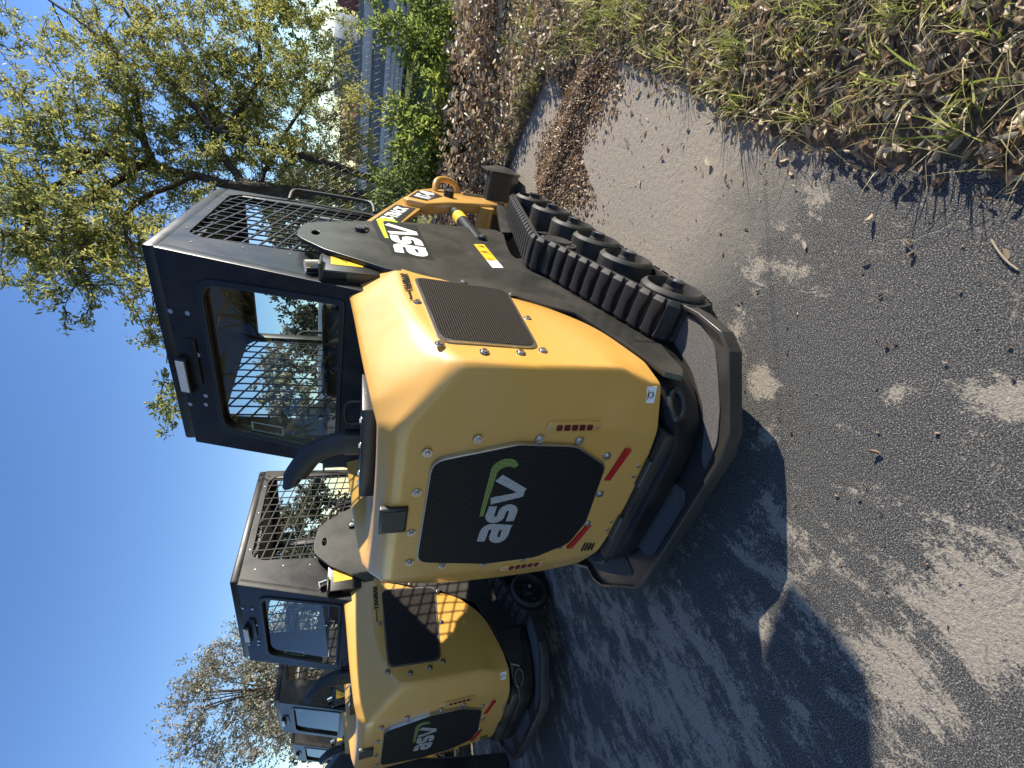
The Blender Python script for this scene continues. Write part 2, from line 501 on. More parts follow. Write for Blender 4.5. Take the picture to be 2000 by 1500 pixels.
def logo(parent, mtx, s, mw, ml, halo=None):
    """bold lower-case three letter mark with a hooked sweep above, unit height 1 scaled by s"""
    w = .27
    bm = bmesh.new()
    # a : roof + stem, bowl
    def sh(pts): return [(x + .16 * y, y) for x, y in pts]
    ribbon_bm(bm, sh([(.02, .865)] + [(.46, .865)] + arc(.52, .66, .205, 88, 4, 4) + [(.725, .0)]), w)
    ribbon_bm(bm, sh([(.59, .50), (.32, .50)] + arc(.30, .32, .18, 95, 265, 6) + [(.32, .135), (.59, .135)]), w, .0002 / s)
    # s
    ribbon_bm(bm, sh([(1.62, .865), (1.24, .865)] + arc(1.22, .68, .185, 95, 265, 6) + [(1.24, .5), (1.42, .5)] + arc(1.44, .32, .18, 88, -88, 6) + [(1.42, .135), (1.02, .135)]), w)
    # v
    ribbon_bm(bm, [(1.98, 1.0), (2.22, .13), (2.36, .13)], [.30, .24, .2])
    ribbon_bm(bm, [(2.34, .06), (2.92, 1.0)], [.26, .30], .0003 / s)
    bmesh.ops.transform(bm, matrix=mtx @ Matrix.Scale(s, 4), verts=bm.verts[:])
    a = from_bm('logo_letters', bm, mw, parent, 0)
    bm = bmesh.new()
    pts = [(1.35, 1.13), (1.9, 1.16), (2.6, 1.19), (3.15, 1.20)] + arc(3.18, .88, .32, 88, -25, 6) + [(3.36, .58)]
    ws = [.12, .15, .18, .21] + [.24, .27, .30, .32, .32, .30, .26] + [.14]
    ribbon_bm(bm, pts, ws, .0004 / s)
    bmesh.ops.transform(bm, matrix=mtx @ Matrix.Scale(s, 4), verts=bm.verts[:])
    b = from_bm('logo_sweep', bm, ml, parent, 0)
    return a, b
BOLT_ME = None
def bolt(parent, p, nrm, r=.0095, name='bolt', mt=None):
    global BOLT_ME
    if BOLT_ME is None:
        bm = bmesh.new()
        cyl_bm(bm, (0, 0, 0), (0, 0, .12), 1.55, 1.5, 18)
        cyl_bm(bm, (0, 0, .12), (0, 0, .75), .95, .88, 6)
        me = bpy.data.meshes.new('bolt'); bmesh.ops.recalc_face_normals(bm, faces=bm.faces[:]); bm.to_mesh(me); bm.free()
        me.materials.append(M['steel']); BOLT_ME = me
    o = bpy.data.objects.new(name, BOLT_ME)
    o.matrix_local = Matrix.Translation(p) @ Vector(nrm).normalized().to_track_quat('Z', 'Y').to_matrix().to_4x4() @ Matrix.Scale(r, 4)
    return link(o, parent)

# ------------------------------------------------------------------ the machine (origin on the ground, y=0 rear face, +y forward)
def build_loader():
    T = empty('compact_track_loader')
    Y, K, PL, CH = M['yellow'], M['cab'], M['plate'], M['chassis']
    # --- chassis core
    bm = bmesh.new()
    box(bm, (-.345, .07, .22), (.345, 1.75, .62))
    box(bm, (-.30, .06, .62), (.30, .70, 1.04))
    box(bm, (-.37, .72, .62), (.37, 1.70, .98))
    from_bm('chassis', bm, CH, T, 0)
    # --- hood (lofted half sections, mirrored)
    half = [
        [(0, -.012, .305), (.15, -.010, .305), (.290, 0, .315), (.425, .045, .335), (.450, .13, .350), (.452, .25, .380), (.452, .376, .420), (.452, .505, .560), (.452, .62, .86)],
        [(0, -.012, .385), (.15, -.010, .385), (.300, 0, .385), (.430, .042, .400), (.458, .13, .405), (.460, .25, .435), (.460, .376, .480), (.460, .508, .615), (.460, .626, .88)],
        [(0, -.012, .420), (.15, -.010, .420), (.317, 0, .420), (.460, .055, .470), (.463, .13, .475), (.464, .25, .50), (.464, .376, .54), (.464, .511, .665), (.463, .632, .90)],
        [(0, -.015, .75), (.15, -.012, .75), (.318, .0, .75), (.462, .057, .75), (.466, .13, .75), (.468, .25, .75), (.468, .376, .76), (.466, .518, .81), (.463, .650, .97)],
        [(0, -.010, 1.085), (.15, -.008, 1.085), (.310, .004, 1.080), (.458, .075, .935), (.463, .15, .985), (.464, .27, 1.018), (.464, .39, 1.040), (.463, .53, 1.047), (.460, .72, 1.052)],
        [(0, .03, 1.118), (.15, .03, 1.118), (.292, .038, 1.122), (.330, .085, 1.140), (.350, .18, 1.156), (.362, .30, 1.170), (.370, .42, 1.181), (.374, .56, 1.196), (.376, .84, 1.226)],
        [(0, .12, 1.112), (.13, .12, 1.112), (.25, .13, 1.113), (.285, .17, 1.112), (.30, .24, 1.112), (.31, .32, 1.112), (.315, .44, 1.112), (.32, .58, 1.112), (.32, .84, 1.115)],
        [(0, .22, 1.100), (.08, .22, 1.100), (.14, .23, 1.100), (.15, .26, 1.100), (.15, .30, 1.100), (.15, .34, 1.100), (.15, .50, 1.100), (.15, .66, 1.100), (.15, .84, 1.100)],
    ]
    bm = bmesh.new()
    rows = []
    for row in half:
        r = [bm.verts.new((-x, y, z)) for x, y, z in row[:0:-1]] + [bm.verts.new(p) for p in row]
        rows.append(r)
    for a, b in zip(rows, rows[1:]):
        for i in range(len(a) - 1):
            bm.faces.new((a[i], a[i + 1], b[i + 1], b[i]))
    top = rows[-1]
    n = len(top) // 2
    for i in range(n - 1):
        try: bm.faces.new((top[n - i], top[n + i + 1] if False else top[n + i + 1], top[n - i - 1])) if i == 0 else bm.faces.new((top[n - i], top[n + i], top[n + i + 1], top[n - i - 1]))
        except Exception: pass
    try: bm.faces.new((top[1], top[-2], top[-1], top[0]))
    except Exception: pass
    bmesh.ops.recalc_face_normals(bm, faces=bm.faces[:])
    cr = bm.edges.layers.float.new('crease_edge')
    for e in bm.edges:
        if len(e.link_faces) == 2 and e.calc_face_angle(0) > R(14): e[cr] = .50
    hood = from_bm('hood', bm, Y, T, 0)
    hood.data.polygons.foreach_set('use_smooth', [True] * len(hood.data.polygons))
    md = hood.modifiers.new('soft', 'SUBSURF'); md.levels = 3; md.render_levels = 3
    # --- rear grille : black perforated panel with bright rim
    g = [(.213, .985), (.262, .76), (.248, .585), (.168, .462), (-.085, .442), (-.190, .475), (-.243, .585), (-.243, .76), (-.190, .985)]
    g = [(x + (0.0), z) for x, z in g]
    gr = round_poly(g, [.035, .01, .02, .02, .01, .02, .02, .01, .035], 4)
    gt = round_poly([(x * 1.018, (z - .71) * 1.012 + .71) for x, z in g], [.037, .01, .02, .02, .01, .02, .02, .01, .037], 4)
    prism('grille_rim', gt, 1, -.018, .004, M['trim'], T, .001, 1)
    gpan = prism('rear_grille', gr, 1, -.0205, .0, M['grille'], T, .001, 1)
    logo(gpan, frame_mtx((-.142, -.0212, .716), (1, 0, -.06), (.06, 0, 1)) , .098, M['grille_white'], M['grille_lime'])
    for x, z in [(.236, 1.0), (.275, .875), (.272, .70), (.262, .575), (.20, .462), (.04, .43), (-.105, .425), (-.215, .495), (-.262, .62), (-.262, .76), (-.245, .90), (-.205, 1.005), (-.06, 1.013), (.10, 1.013)]:
        bolt(T, (x, -.006 - .008 * max(0, 1 - abs(x) / .3), z), (0, -1, 0), .0088)
    # --- rear camera pocket
    cp = boxo('rear_camera_housing', (-.045, -.019, 1.030), (.052, .0, 1.104), M['plastic'], T, .003)
    boxo('camera_window', (-.036, -.0205, 1.037), (.043, -.0192, 1.096), M['seat'], cp, .0)
    # --- tail lights
    for s in (-1, 1):
        tl = prism('tail_light', round_poly([(s * .291, .520), (s * .327, .520), (s * .325, .690), (s * .293, .690)], .016, 4), 1, -.0045, .01, Y, T, .002, 2)
        for k in range(5):
            z0 = .5475 + k * .0235
            prism('lens', round_poly([(s * .299, z0), (s * .319, z0 + .002), (s * .319, z0 + .021), (s * .299, z0 + .019)], .006 if k in (0, 4) else .002, 3), 1, -.0070, -.003, M['red_lens'], tl, .001, 1)
        for z in (.530, .538, .673, .681):
            bolt(tl, (s * .309, -.0045, z), (0, -1, 0), .0026, 'screw')
    # --- red reflectors, vent slots
    for s in (-1, 1):
        cxr = .165 if s > 0 else -.165
        prism('reflector', [(cxr - .062, .437), (cxr + .062, .408), (cxr + .060, .387), (cxr - .064, .416)] if s > 0 else [(cxr - .062, .437 + .028), (cxr + .052, .428), (cxr + .050, .407), (cxr - .064, .444)], 1, -.0145, .0, M['red'], T, 0)
    for k in range(4):
        boxo('vent_slot', (-.262, -.0095, .350 + k * .013), (-.228 + .004 * k, -.003, .355 + k * .013), M['black_print'], T, 0)
    # --- hinges and lower rear frame
    for s in (-1, 1):
        cyl('hinge', (s * .13 - .055, -.018, .302), (s * .13 + .055, -.018, .302), .012, PL, T, 14, .002)
        for dx in (-.022, .022):
            bolt(T, (s * .13 + dx, -.006, .328), (0, -1, 0), .0078)
    # rear cross frame: bent heavy bar wrapping the corners
    path = [(-.452, .26), (-.425, .11), (-.352, .010), (-.28, -.028), (-.12, -.036), (.12, -.036), (.28, -.028), (.352, .010), (.425, .11), (.452, .26)]
    sp_ = smooth_path([(x, y, 0) for x, y in path], 1)
    bm = bmesh.new()
    rings = []
    for i, p in enumerate(sp_):
        a = sp_[max(0, i - 1)]; b = sp_[min(len(sp_) - 1, i + 1)]
        t = (b - a).normalized(); nn = Vector((t.y, -t.x, 0))
        zt = .272 + .06 * min(1, max(0, (abs(p.x) - .27) / .12))
        zb = .185
        o_, i_ = p + nn * .012, p - nn * .028
        rings.append([bm.verts.new((o_.x, o_.y, zb)), bm.verts.new((o_.x, o_.y, zt - .012)), bm.verts.new((i_.x, i_.y, zt)), bm.verts.new((i_.x, i_.y, zb))])
    for a, b in zip(rings, rings[1:]):
        for k in range(4):
            bm.faces.new((a[k], a[(k + 1) % 4], b[(k + 1) % 4], b[k]))
    bm.faces.new(rings[0]); bm.faces.new(rings[-1][::-1])
    bmesh.ops.recalc_face_normals(bm, faces=bm.faces[:])
    bev(bm, .006, 2, 40)
    fr_ = from_bm('rear_frame', bm, M['cab'], T, 25)
    # tow eyes
    for s in (-1, 1):
        pts = [(s * (.372 + .034 * math.cos(t)), .020 + .030 * math.cos(t), .270 + .024 * math.sin(t)) for t in [k * math.pi / 8 for k in range(16)]]
        bm = bmesh.new(); tube_bm(bm, pts, .010, 8, True); from_bm('tow_eye', bm, PL, T, 60)
    # top lip that the hood shuts on
    boxo('hood_sill', (-.29, -.030, .255), (.29, .06, .302), PL, T, .004)
    # --- step bumper with raised rim and grip pads
    rt = [(.585, .36), (.60, .18), (.592, .07), (.560, .015), (.37, -.118), (.30, -.135)]
    outer = rt + [(-x, y) for x, y in rt[::-1]]
    po = smooth_path([(x, y, 0) for x, y in round_poly(outer[:], .02, 2)[:-1]], 0)
    bm = prism_bm(outer, 2, .158, .172)
    bmp = from_bm('step_bumper', bm, PL, T, 40)
    bm = bmesh.new(); rings = []
    for i, p in enumerate([Vector((x, y, 0)) for x, y in outer]):
        a = Vector((*outer[max(0, i - 1)], 0)); b = Vector((*outer[min(len(outer) - 1, i + 1)], 0))
        t = (b - a).normalized(); nn = Vector((t.y, -t.x, 0))
        o_, i_ = p + nn * .007, p - nn * .006
        rings.append([bm.verts.new((o_.x, o_.y, .140)), bm.verts.new((o_.x, o_.y, .190)), bm.verts.new((i_.x, i_.y, .190)), bm.verts.new((i_.x, i_.y, .140))])
    for a, b in zip(rings, rings[1:]):
        for k in range(4): bm.faces.new((a[k], a[(k + 1) % 4], b[(k + 1) % 4], b[k]))
    bm.faces.new(rings[0]); bm.faces.new(rings[-1][::-1])
    bmesh.ops.recalc_face_normals(bm, faces=bm.faces[:]); bev(bm, .003, 3, 20)
    from_bm('bumper_rim', bm, PL, bmp, 60)
    pads = [
        [(.50, .35), (.572, .335), (.578, .18), (.545, .075), (.478, .015), (.404, -.045), (.32, -.092), (.215, -.108), (.235, -.075), (.31, -.04), (.372, .01), (.437, .109), (.470, .22)],
        [(.075, .035), (.105, -.085), (.07, -.108), (-.19, -.108), (-.225, -.085), (-.25, .035)],
        [(-.50, .35), (-.572, .335), (-.578, .18), (-.545, .075), (-.478, .015), (-.404, -.045), (-.345, -.08), (-.33, .03), (-.437, .109), (-.470, .22)],
    ]
    for pd in pads:
        prism('grip_pad', round_poly(pd, .018, 3), 2, .171, .1765, M['grip'], bmp, 0)
    # --- side mesh screens (right and left), bolts, lettering
    for s in (1, -1):
        sm = round_poly([(.598, .987), (.569, .679), (.152, .708), (.166, .967)], .035, 4)
        prism('side_screen', sm, 0, s * .46, s * .4720, M['side_mesh'], T, .0008, 1)
        rim = round_poly([(.605, .995), (.576, .671), (.144, .700), (.158, .975)], .038, 4)
        prism('screen_rim', rim, 0, s * .458, s * .4705, M['trim'], T, .0, 1)
        for y, z in [(.403, 1.003), (.146, .975), (.117, .864), (.122, .761), (.140, .690), (.349, .665), (.546, .660), (.623, .818)]:
            bolt(T, (s * .4655, y, z), (s, 0, 0), .0088)
    text('maker_name', 'YANMAR', .036, frame_mtx((.4668, .560, 1.020), (0, 1, .02), (0, -.02, 1)), M['black_print'], T, shear=.2, bold=.0012)
    text('small_print', 'Powered by', .014, frame_mtx((.4668, .450, 1.020), (0, 1, .02), (0, -.02, 1)), M['black_print'], T, shear=.2, bold=.0003)
    st = boxo('lock_sticker', (0, 0, 0), (.050, .002, .034), M['white'], T, 0, frame_mtx((.360, .112, .318), (.165 - .085, .155, 0), (.155, -.085, 0)))
    mm = frame_mtx((.372, .0265, .350), (.135, .045, 0), (0, 0, 1))
    bm = bmesh.new()
    box(bm, (0, 0, 0), (.050, .034, .002)); bmesh.ops.transform(bm, matrix=mm, verts=bm.verts[:])
    st.data = bpy.data.meshes.new('lock_sticker'); bm.to_mesh(st.data); bm.free(); st.data.materials.append(M['white'])
    bm = bmesh.new()
    tube_bm(bm, [(.025 + .009 * math.cos(t), .016 + .009 * math.sin(t), .0026) for t in [k * math.pi / 6 for k in range(12)]], .0012, 4, True)
    box(bm, (.010, .026, .002), (.040, .0275, .003)); box(bm, (.018, .010, .002), (.034, .0115, .003))
    bmesh.ops.transform(bm, matrix=mm, verts=bm.verts[:]); from_bm('sticker_print', bm, M['black_print'], st, 0)
    # --- hood top black panel, handle, exhaust
    tp = boxo('hood_top_panel', (-.20, .26, 1.100), (.17, .62, 1.150), M['plastic'], T, .006)
    bm = bmesh.new(); tube_bm(bm, smooth_path([(.065, .45, 1.15), (.065, .45, 1.185), (.055, .45, 1.20), (-.02, .45, 1.20), (-.03, .45, 1.185), (-.03, .45, 1.15)], 1), .0055, 8)
    from_bm('hood_handle', bm, M['plastic'], T, 60)
    for x, y in ((.12, .275), (.02, .275), (-.10, .275), (-.17, .30)): bolt(T, (x, y, 1.150), (0, 0, 1), .008)
    ex = bmesh.new()
    pts = smooth_path([(-.115, .45, 1.10), (-.115, .45, 1.19), (-.125, .45, 1.25), (-.165, .45, 1.308), (-.22, .45, 1.340), (-.290, .45, 1.374)], 2)
    tube_bm(ex, pts, .040, 20)
    # slant the outlet
    for vv in ex.verts:
        if vv.co.x < -.265: vv.co.x += (vv.co.z - 1.37) * -1.1
    from_bm('exhaust_pipe', ex, M['pipe'], T, 60)
    cyl('exhaust_collar', (-.115, .45, 1.10), (-.115, .45, 1.20), .047, M['plastic'], T, 20, .003)
    cyl('fuel_cap', (-.30, .10, 1.085), (-.345, .08, 1.09), .022, M['white'], T, 16, .003)
    # --- cab
    A = .33
    def ry(z): return .823 - A * (1.816 - z)
    roof = boxo('cab_roof', (-.402, .826, 1.768), (.402, 1.768, 1.818), K, T, .012)
    # rear wall with rounded window opening
    up = Vector((0, A, 1)).normalized()
    mr = frame_mtx((0, ry(1.22), 1.22), (1, 0, 0), up)
    Lz = (1.770 - 1.16) / up.z
    zz = lambda z: (z - 1.22) / up.z
    outer = [(-.40, zz(1.10)), (.40, zz(1.10)), (.40, zz(1.772)), (-.40, zz(1.772))]
    win = round_poly([(-.325, zz(1.235)), (.345, zz(1.215)), (.318, zz(1.655)), (-.300, zz(1.655))], [.02, .02, .06, .06], 6)
    rw = plate_holes('cab_rear_wall', outer, [win], .034, mr @ Matrix.Translation((0, 0, -.018)), K, T, .004)
    seal_o = [(x * 1.035, (y_ - .2) * 1.04 + .2) for x, y_ in win]
    plate_holes('window_seal', seal_o, [[(x * .985, (y_ - .2) * .985 + .2) for x, y_ in win]], .008, mr @ Matrix.Translation((0, 0, .003)), M['plastic'], rw, .003)
    # pane
    gl_ = [mr @ Vector((x, y_, -.010)) for x, y_ in seal_o]
    obj_from('rear_window', gl_, [list(range(len(gl_)))], M['glass'], T)
    wl = plate_holes('window_label', [(-.300, zz(1.44)), (-.255, zz(1.44)), (-.255, zz(1.56)), (-.300, zz(1.56))], [[(-.295, zz(1.446)), (-.260, zz(1.446)), (-.260, zz(1.554)), (-.295, zz(1.554))]], .001, mr @ Matrix.Translation((0, 0, -.014)), M['white'], T, 0)
    # light bar
    lb = boxo('light_bar', (-.135, zz(1.732), .002), (.012, zz(1.768), .030), M['plastic'], T, .003, mr)
    boxo('lamp_lens', (-.128, zz(1.736), .029), (.005, zz(1.764), .034), M['lamp'], lb, .001, mr)
    bm = bmesh.new(); box(bm, (-.10, zz(1.700), .001), (.09, zz(1.735), .012), mr); bev(bm, .008, 3); from_bm('lamp_bracket', bm, K, T)
    for x, z in ((.187, 1.779), (.192, 1.708), (-.205, 1.777), (-.193, 1.705), (.03, 1.70), (-.15, 1.70)):
        p = mr @ Vector((x, zz(z if z < 1.765 else 1.762), .0)); bolt(T, p, (0, -1, A), .0100)
    # side walls with screen openings
    for s in (1, -1):
        ms = Matrix(((0, 0, 1, 0), (1, 0, 0, 0), (0, 1, 0, 0), (0, 0, 0, 1)))   # local x->Y, y->Z, z->X
        so = [(ry(1.10) + .002, 1.04), (1.735, 1.04), (1.735, 1.10), (1.768, 1.772), (.811, 1.772)]
        op = round_poly([(1.005, 1.737), (.962, 1.680), (.925, 1.235), (1.655, 1.075), (1.690, 1.10), (1.742, 1.45), (1.705, 1.700), (1.645, 1.742)], .02, 3)
        sw = plate_holes('cab_side_wall', so, [op], .012, Matrix.Translation((s * .394, 0, 0)) @ ms, K, T, .0015)
        # screen bars : uprights and slanting runs
        def clip_line(p, d):
            ts = []
            n_ = len(op)
            for i in range(n_):
                a = Vector(op[i]); b = Vector(op[(i + 1) % n_]); e = b - a
                den = d[0] * e.y - d[1] * e.x
                if abs(den) < 1e-9: continue
                t = ((a.x - p[0]) * e.y - (a.y - p[1]) * e.x) / den
                u = ((a.x - p[0]) * d[1] - (a.y - p[1]) * d[0]) / den
                if 0 <= u <= 1: ts.append(t)
            ts.sort()
            return ts
        bm = bmesh.new()
        def barb(p, d, w):
            ts = clip_line(p, d)
            if len(ts) < 2: return
            a = Vector((p[0] + d[0] * ts[0], p[1] + d[1] * ts[0])); b = Vector((p[0] + d[0] * ts[-1], p[1] + d[1] * ts[-1]))
            t = (b - a).normalized(); nn = Vector((-t.y, t.x)) * w / 2
            a -= t * .004; b += t * .004
            x0, x1 = s * .391, s * .3965
            c4 = [a + nn, a - nn, b - nn, b + nn]
            va = [bm.verts.new((x0, q.x, q.y)) for q in c4]; vb = [bm.verts.new((x1, q.x, q.y)) for q in c4]
            bm.faces.new(va); bm.faces.new(vb[::-1])
            for i in range(4): bm.faces.new((va[i], va[(i + 1) % 4], vb[(i + 1) % 4], vb[i]))
        k = .965
        while k < 1.73: barb((k, 1.0), (0.02, 1), .0065); k += .0635
        slope = -.20 if s > 0 else -.347
        k = 1.08
        while k < 2.3: barb((.9, k), (1, slope), .0065); k += .056 if s > 0 else .068
        from_bm('screen_mesh', bm, K, T, 0)
        for y, z in ((.90, 1.70), (.905, 1.55), (.89, 1.40), (1.05, 1.752), (1.35, 1.755), (1.6, 1.757)):
            bolt(T, (s * .4005, y, z), (s, 0, 0), .0042, 'rivet')
    # front frame posts, header, cross bars
    for s in (1, -1):
        boxo('front_post', (s * .385 - .022, 1.690, .98), (s * .385 + .012, 1.745, 1.77), K, T, .006)
    boxo('front_header', (-.39, 1.70, 1.70), (.39, 1.75, 1.768), K, T, .005)
    prism('headliner', [(.84, 1.762), (1.70, 1.762), (1.70, 1.745), (.90, 1.70), (.82, 1.70)], 0, -.38, .38, M['seat'], T, 0)
    # seat
    bm = bmesh.new(); box(bm, (-.235, .86, .95), (.235, 1.00, 1.30)); bev(bm, .05, 4); s1 = from_bm('seat_back', bm, M['seat'], T)
    bm = bmesh.new(); box(bm, (-.235, .90, .90), (.235, 1.35, 1.00)); bev(bm, .035, 3); from_bm('seat_cushion', bm, M['seat'], T)
    for s in (1, -1):
        tube('lap_bar', [(s * .27, 1.0, 1.30), (s * .27, 1.40, 1.33), (s * .26, 1.50, 1.25), (s * .26, 1.52, 1.12)], .012, M['plastic'], T, 8)
        tube('joystick', [(s * .30, 1.42, 1.0), (s * .30, 1.44, 1.15), (s * .29, 1.43, 1.24)], .016, M['plastic'], T, 8, 1)
    # chrome beacon socket and bracket at the right rear corner, plates with warnings
    for s in (1, -1):
        cyl('chrome_latch', (s * .425, .735, 1.295), (s * .425, .722, 1.335), .021, M['chrome'], T, 20, .004)
        boxo('latch_bracket', (min(s * .34, s * .462), .655, 1.282), (max(s * .34, s * .462), .745, 1.289), PL, T, .001)
        boxo('latch_block', (min(s * .405, s * .44), .66, 1.20), (max(s * .405, s * .44), .73, 1.28), K, T, .004)
    # --- boom towers (black side plates)
    tw = [(.941, 1.377), (1.010, 1.382), (1.115, 1.367), (1.164, 1.327), (1.330, 1.091), (1.427, .856), (1.483, .661), (1.527, .456), (1.459, .431), (1.225, .480), (1.120, .497), (1.061, .501), (.979, .489), (.885, .410), (.781, .315), (.657, .235), (.519, .18), (.398, .17), (.30, .20), (.20, .23), (.08, .25), (.04, .28), (.06, .325), (.15, .345), (.24, .370), (.341, .402), (.445, .445), (.505, .567), (.556, .648), (.582, .737), (.645, .909), (.688, 1.078), (.748, 1.168), (.817, 1.278), (.909, 1.360)]
    for s in (1, -1):
        slot = [(1.005 + .034 * math.cos(t), 1.322 + .017 * math.sin(t)) for t in [k * math.pi / 8 for k in range(16)]]
        tp_ = plate_holes('boom_tower', tw, [slot], .014, Matrix.Translation((s * .452, 0, 0)) @ Matrix(((0, 0, 1, 0), (1, 0, 0, 0), (0, 1, 0, 0), (0, 0, 0, 1))), PL, T, .002)
        # inner plate
        tw2 = [(y, z) for y, z in tw if z > .5]
        boxo('tower_web', (min(s * .403, s * .408), .88, .60), (max(s * .403, s * .408), 1.30, 1.25), PL, T, .002)
        # pins
        for (y, z, dz) in ((1.115, 1.162, .02), (1.278, .597, .0)):
            bm = bmesh.new()
            cyl_bm(bm, (s * .459, y, z), (s * .476, y, z), .021, .019, 20)
            cyl_bm(bm, (s * .459, y + .042, z - .020), (s * .470, y + .042, z - .020), .015, .014, 16)
            hull = round_poly([(y - .024, z + .016), (y - .016, z - .028), (y + .050, z - .040), (y + .064, z - .018), (y + .050, z + .002), (y + .010, z + .028)], .012, 3)
            prism_bm(hull, 0, s * .459, s * .465, bm)
            pn = from_bm('pivot_pin', bm, M['plastic'], T, 40)
            bolt(pn, (s * .476, y, z), (s, 0, 0), .0095)
            bolt(pn, (s * .470, y + .042, z - .020), (s, 0, 0), .0080)
        # warning sheet inboard of the tower
        wp = boxo('warning_plate', (min(s * .402, s * .442), .66, 1.10), (max(s * .402, s * .442), 1.00, 1.29), PL, T, .002)
    # side logo
    ms = frame_mtx((.4618, .865, .905), (0, 1, .03), (0, -.03, 1)) @ Matrix.Diagonal((1.14, 1, 1, 1))
    hal = [(-.20, -.12), (3.35, -.12), (3.35, 1.25), (2.9, 1.5), (1.0, 1.34), (.7, 1.12), (-.1, 1.12)]
    bm = bmesh.new(); vs = [bm.verts.new((x, y, -.004)) for x, y in hal]; bm.faces.new(vs)
    bmesh.ops.transform(bm, matrix=ms @ Matrix.Scale(.130, 4), verts=bm.verts[:]); from_bm('decal_backing', bm, M['black_print'], T, 0)
    logo(T, ms, .130, M['white'], M['lime'])
    # safety decals on the tower and cab
    d1 = obj_from('safety_decal', [(.4612, 1.188, .606), (.4612, .950, .602), (.4612, .935, .656), (.4612, 1.165, .662)], [(0, 1, 2, 3)], M['warn'], T)
    obj_from('safety_decal', [(.4612, .949, .602), (.4612, .858, .601), (.4612, .842, .653), (.4612, .934, .656)], [(0, 1, 2, 3)], M['white'], T)
    bm = bmesh.new()
    mm = frame_mtx((.4616, 1.05, .632), (0, -1, -.0), (0, 0, 1))
    for q in ([(-.03, -.022), (.02, -.022), (-.005, .022)],):
        tube_bm(bm, [(x, y, .0004) for x, y in q], .0016, 4, True)
    box(bm, (-.010, -.010, 0), (-.002, .008, .0008)); box(bm, (-.11, -.01, 0), (-.075, -.004, .0008)); box(bm, (-.095, -.018, 0), (-.085, .014, .0008))
    for xx in (.085, .10, .115, .13): box(bm, (xx, -.018 + .01 * random.random(), 0), (xx + .004, .015, .0008))
    bmesh.ops.transform(bm, matrix=mm, verts=bm.verts[:]); from_bm('decal_print', bm, M['black_print'], d1, 0)
    for s in (1,):
        d2 = obj_from('warning_decal', [(.4434, .882, 1.152), (.4434, .720, 1.152), (.4434, .715, 1.255), (.4434, .882, 1.264)], [(0, 1, 2, 3)], M['warn'], T)
        bm = bmesh.new()
        mm = frame_mtx((.4438, .800, 1.206), (0, 1, 0), (0, 0, 1))
        tube_bm(bm, [(-.045, .004, .0004), (.045, .004, .0004), (0, .042, .0004)], .0016, 4, True)
        box(bm, (-.012, .010, 0), (.012, .024, .0008)); box(bm, (-.060, -.001, 0), (.060, .0005, .0008))
        for cx0 in (-.03, .03): tube_bm(bm, [(cx0 + .012 * math.cos(t), -.022 + .012 * math.sin(t), .0004) for t in [k * math.pi / 6 for k in range(12)]], .0013, 4, True)
        bmesh.ops.transform(bm, matrix=mm, verts=bm.verts[:]); from_bm('decal_print', bm, M['black_print'], d2, 0)
    # --- lift arms (yellow), lettering, lifting rings, cylinders
    up1 = [(1.04, 1.20), (1.15, 1.215), (2.179, .897), (2.20, .80), (2.157, .731), (1.15, 1.075), (1.05, 1.11)]
    dn1 = [(1.93, .90), (1.972, .918), (2.30, .812), (2.47, .694), (2.565, .454), (2.583, .06), (2.45, .06), (2.313, .202), (2.063, .618), (1.90, .784)]
    for s in (1, -1):
        arm = prism('lift_arm', up1, 0, s * .410, s * .434, Y, T, .004, 3)
        fa = prism('arm_drop', dn1, 0, s * .400, s * .470, Y, T, .012, 3)
        if s > 0:
            xx = .4348
            obj_from('arm_decal', [(xx, 1.34, 1.135), (xx, 1.90, .962), (xx, 1.88, .85), (xx, 1.32, 1.020)], [(0, 1, 2, 3)], M['black_print'], T)
            text('arm_lettering', 'POSI-TRACK', .088, frame_mtx((xx + .0012, 1.60, 1.000), (0, 1, -.31), (0, .31, 1)), M['white'], T, shear=.15, bold=.004, sx=1.0)
            xx = .4708
            obj_from('arm_decal', [(xx, 2.00, .885), (xx, 2.27, .800), (xx, 2.33, .70), (xx, 2.22, .64), (xx, 1.97, .78)], [(0, 1, 2, 3, 4)], M['black_print'], T)
            text('model_name', 'RT-40', .125, frame_mtx((xx + .0012, 2.15, .765), (0, 1, -.30), (0, .30, 1)), M['white'], T, shear=.1, bold=.005, sx=.80)
            obj_from('arm_stripe', [(xx, 2.42, .47), (xx, 2.54, .44), (xx, 2.55, .12), (xx, 2.49, .12)], [(0, 1, 2, 3)], M['black_print'], T)
        pts = [(s * .440, 2.36, .66), (s * .485, 2.39, .675), (s * .535, 2.44, .66), (s * .540, 2.50, .59), (s * .525, 2.53, .52), (s * .480, 2.54, .485), (s * .440, 2.52, .48)]
        tube('lifting_ring', pts, .021, Y, T, 12, 2)
        pn = cyl('arm_pin', (s * .465, 2.25, .60), (s * .510, 2.25, .60), .034, M['plastic'], T, 18, .004)
        bolt(pn, (s * .510, 2.25, .60), (s, 0, 0), .013)
        bm = bmesh.new()
        cyl_bm(bm, (s * .432, 1.30, .597), (s * .432, 1.95, .600), .037, .037, 18)
        cb = from_bm('lift_cylinder', bm, M['plastic'], T, 40)
        cyl('cylinder_rod', (s * .432, 1.95, .600), (s * .432, 2.22, .600), .019, M['chrome'], cb, 14)
        cyl('cylinder_band', (s * .432, 1.72, .599), (s * .432, 1.86, .600), .0382, M['warn'], cb, 18)
        prism('front_strut', [(1.46, .44), (1.50, .36), (2.36, .17), (2.38, .225)], 0, s * .435, s * .470, PL, T, .004)
    # cross tube between arms, front bucket
    cyl('arm_cross_tube', (-.45, 2.22, .34), (.45, 2.22, .34), .055, Y, T, 18)
